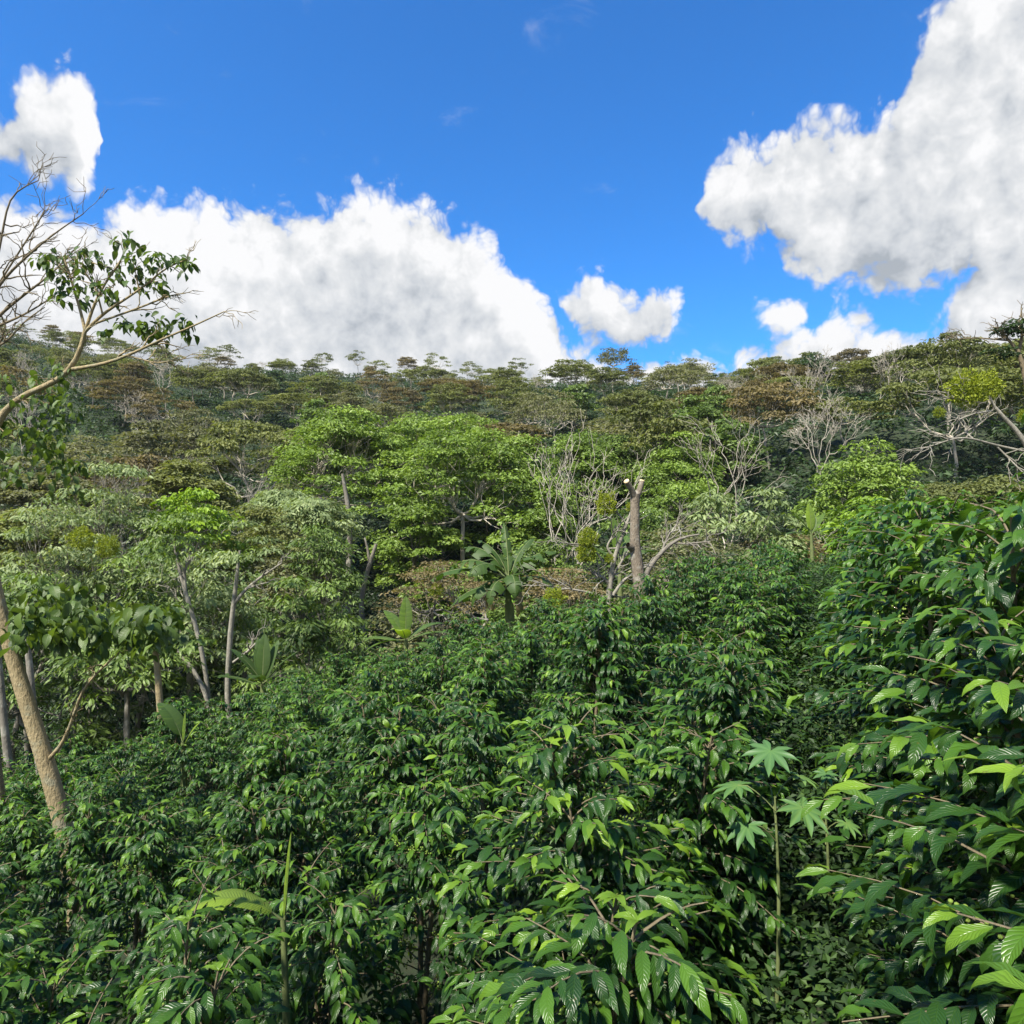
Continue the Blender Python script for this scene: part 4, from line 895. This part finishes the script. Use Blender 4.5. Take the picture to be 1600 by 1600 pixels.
for r in rows:
    off = {1: .76, 2: 1.9}.get(r, -.86 - (abs(r) - 1) * 1.32)
    cnt = 0
    for al in np.arange(-3, 24, .92):
        o = dr * (al + rg.normal(0, .09) + (r % 2) * .45) + pr * (off + rg.normal(0, .09)); x, y = o
        if y < .35: continue
        X = 800 + x / y * F; dist = math.hypot(x, y)
        if dist < 1.15 or y > np.interp(X, EX, EY) + rg.uniform(-.4, .4): continue
        m = 1.1 / y * F
        if X < -m or X > 1600 + m: continue
        hz = 1.0
        if r == 1: hz = .92 if al > 9 else 1.06 if al > 6.5 else 1.14 if al > 3.2 else 1.06
        if r == 2: hz = 1.02 if al > 6 else 1.28
        if r == -1: hz = .93 if al < 9 else .88
        X2 = X
        if r < -1 and 200 < X < 340 and 6.5 < y < 9: hz = .72
        sc = hz * rg.uniform(.90, 1.10); near = y < 6
        vi = int(rg.integers(0, 5)); 
        if r == -1 and 2.3 < y < 3.7: vi = 5
        if r > 0 and rg.random() < .4: vi = 6
        w = names.get(r) or 'in the %s row left of the path' % ordinal(-r - 1)
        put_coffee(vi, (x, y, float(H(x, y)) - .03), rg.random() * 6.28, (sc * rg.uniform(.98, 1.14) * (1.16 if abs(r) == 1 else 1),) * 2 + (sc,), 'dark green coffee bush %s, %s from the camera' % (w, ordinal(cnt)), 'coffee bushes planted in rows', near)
        cnt += 1; ncof += 1
print('coffee bushes', ncof)

# ------------------------------------------------------------------ castor plants along the path
def castor_leaf(mb, rg, c, az, tilt, r, tone):
    lobes = 8; V = [(0, 0, 0)]; F_ = []; n = lobes * 6; span = 5.5
    for i in range(n + 1):
        a = -span / 2 + span * i / n; k = [.50, .70, .86, 1.10, .86, .70][i % 6] * (1 - .35 * abs(a / span * 2) ** 2)
        V.append((math.sin(a) * k, math.cos(a) * k, .10 * k * (1 if i % 6 == 0 else -.8 if i % 6 == 3 else 0) - .12 * k * k))
    V = np.array(V) * r; F_ = [(0, i + 2, i + 1) for i in range(n)]
    d = np.array([math.cos(az), math.sin(az), -tilt]); N = np.array([math.cos(az) * tilt, math.sin(az) * tilt, 1.]) + rg.normal(0, .08, 3)
    place(mb, (V, np.array(F_), np.zeros((len(V), 2)) + .5), c[None], d[None], N[None], np.array([1.0]), np.array([1.0])); tt = np.clip(tone + np.array([.25] + [(-.12, -.04, .0, .18, .0, -.04)[i % 6] for i in range(n + 1)]), 0, 1); mb.tone[-1] = tt
def castor(label, X, Ytop, d, nleaf, r, seed):
    rg = np.random.default_rng(seed); b = on_ground(X, d); h = (800 - Ytop) / F * d - b[2]
    t = thing('castor_plant', label, 'castor plant', b, 'castor plants along the weedy path'); st = MB()
    P, R = resample([(0, 0, -.05), (.02, 0, h * .5), (0, .01, h * .9)], [.011, .009, .005], 8); tubes(st, P[None], R[None], 6)
    for i in range(nleaf):
        z = h - .04 - min(.22, h * .5) * i / max(1, nleaf - 1) * rg.uniform(.8, 1.2); az = i * 2.4 + rg.random() * .5 + 3.9; L = r * rg.uniform(.9, 1.5) * (1 if i else .3)
        A = np.array([0, 0, z - .05 * (i > 0)]); B = A + np.array([math.cos(az) * L, math.sin(az) * L, .10 + .05 * (i == 0)])
        q = arcs(rg, A[None], B[None], np.array([[0, 0, .03]]), 5, .01); tubes(st, q, np.full((1, 5), .0035), 5)
        lf = MB(); castor_leaf(lf, rg, B, az, rg.uniform(.15, .7), r * rg.uniform(.7, 1.15), float(np.clip(rg.normal(.55, .15), 0, 1))); lf.build('leaf', M['castor'], t)
    st.build('stem', M['greenstem'], t)
castor('tallest castor plant with star-shaped pale leaves, beside the near coffee bush', 1212, 1205, 3.3, 6, .130, 601)
castor('castor plant with small reddish crown behind the tallest one', 1290, 1235, 3.9, 5, .10, 602)
castor('castor plant leaning out of the right coffee row over the path', 1335, 905, 9, 5, .22, 603)
castor('lower castor plant further along the path', 1295, 1110, 6, 5, .12, 604)
castor('castor plant half sunk in the right row, middle of the path', 1330, 995, 7.5, 4, .15, 606)
# weeds on the path: one mass nobody could count
rg = np.random.default_rng(41); n = 3600; al = rg.uniform(1.2, 17, n); of = rg.normal(0, .34, n); xy = dr[None] * al[:, None] + pr[None] * of[:, None]
tips = np.stack([xy[:, 0], xy[:, 1], H(xy[:, 0], xy[:, 1]) + rg.uniform(.02, 1, n) ** 1.6 * .62 * np.clip(al / 5, .6, 1.2)], 1)
mb = MB(); clumps(mb, rg, tips, .10, .8, 10, .055 * rg.uniform(.6, 1.5), [DIA[0], DIA[2]], .3, .7)
tag(mb.build('path_weeds', M['weed'], smooth=False), 'low tangled weeds covering the path between the coffee rows', 'weeds', kind='stuff')

# ------------------------------------------------------------------ air
hz_ = MB(); x0, x1, y0, y1, z0, z1 = -430, 430, -70, 570, -150, 75
hz_.add([(x0, y0, z0), (x1, y0, z0), (x1, y1, z0), (x0, y1, z0), (x0, y0, z1), (x1, y0, z1), (x1, y1, z1), (x0, y1, z1)],
    [(0, 3, 2, 1), (4, 5, 6, 7), (0, 1, 5, 4), (1, 2, 6, 5), (2, 3, 7, 6), (3, 0, 4, 7)])
hm = bpy.data.materials.new('air'); hm.use_nodes = True; T = NT(hm.node_tree); T.n.clear()
v = T.new('ShaderNodeVolumePrincipled'); v.inputs['Density'].default_value = 0.00016; T.put(v.inputs['Color'], (.80, .88, .95)); v.inputs['Anisotropy'].default_value = .3
o = T.new('ShaderNodeOutputMaterial'); T.l.new(v.outputs[0], o.inputs['Volume'])
tag(hz_.build('haze', hm, smooth=False), 'thin pale air that softens the far hillside', 'haze', kind='stuff')
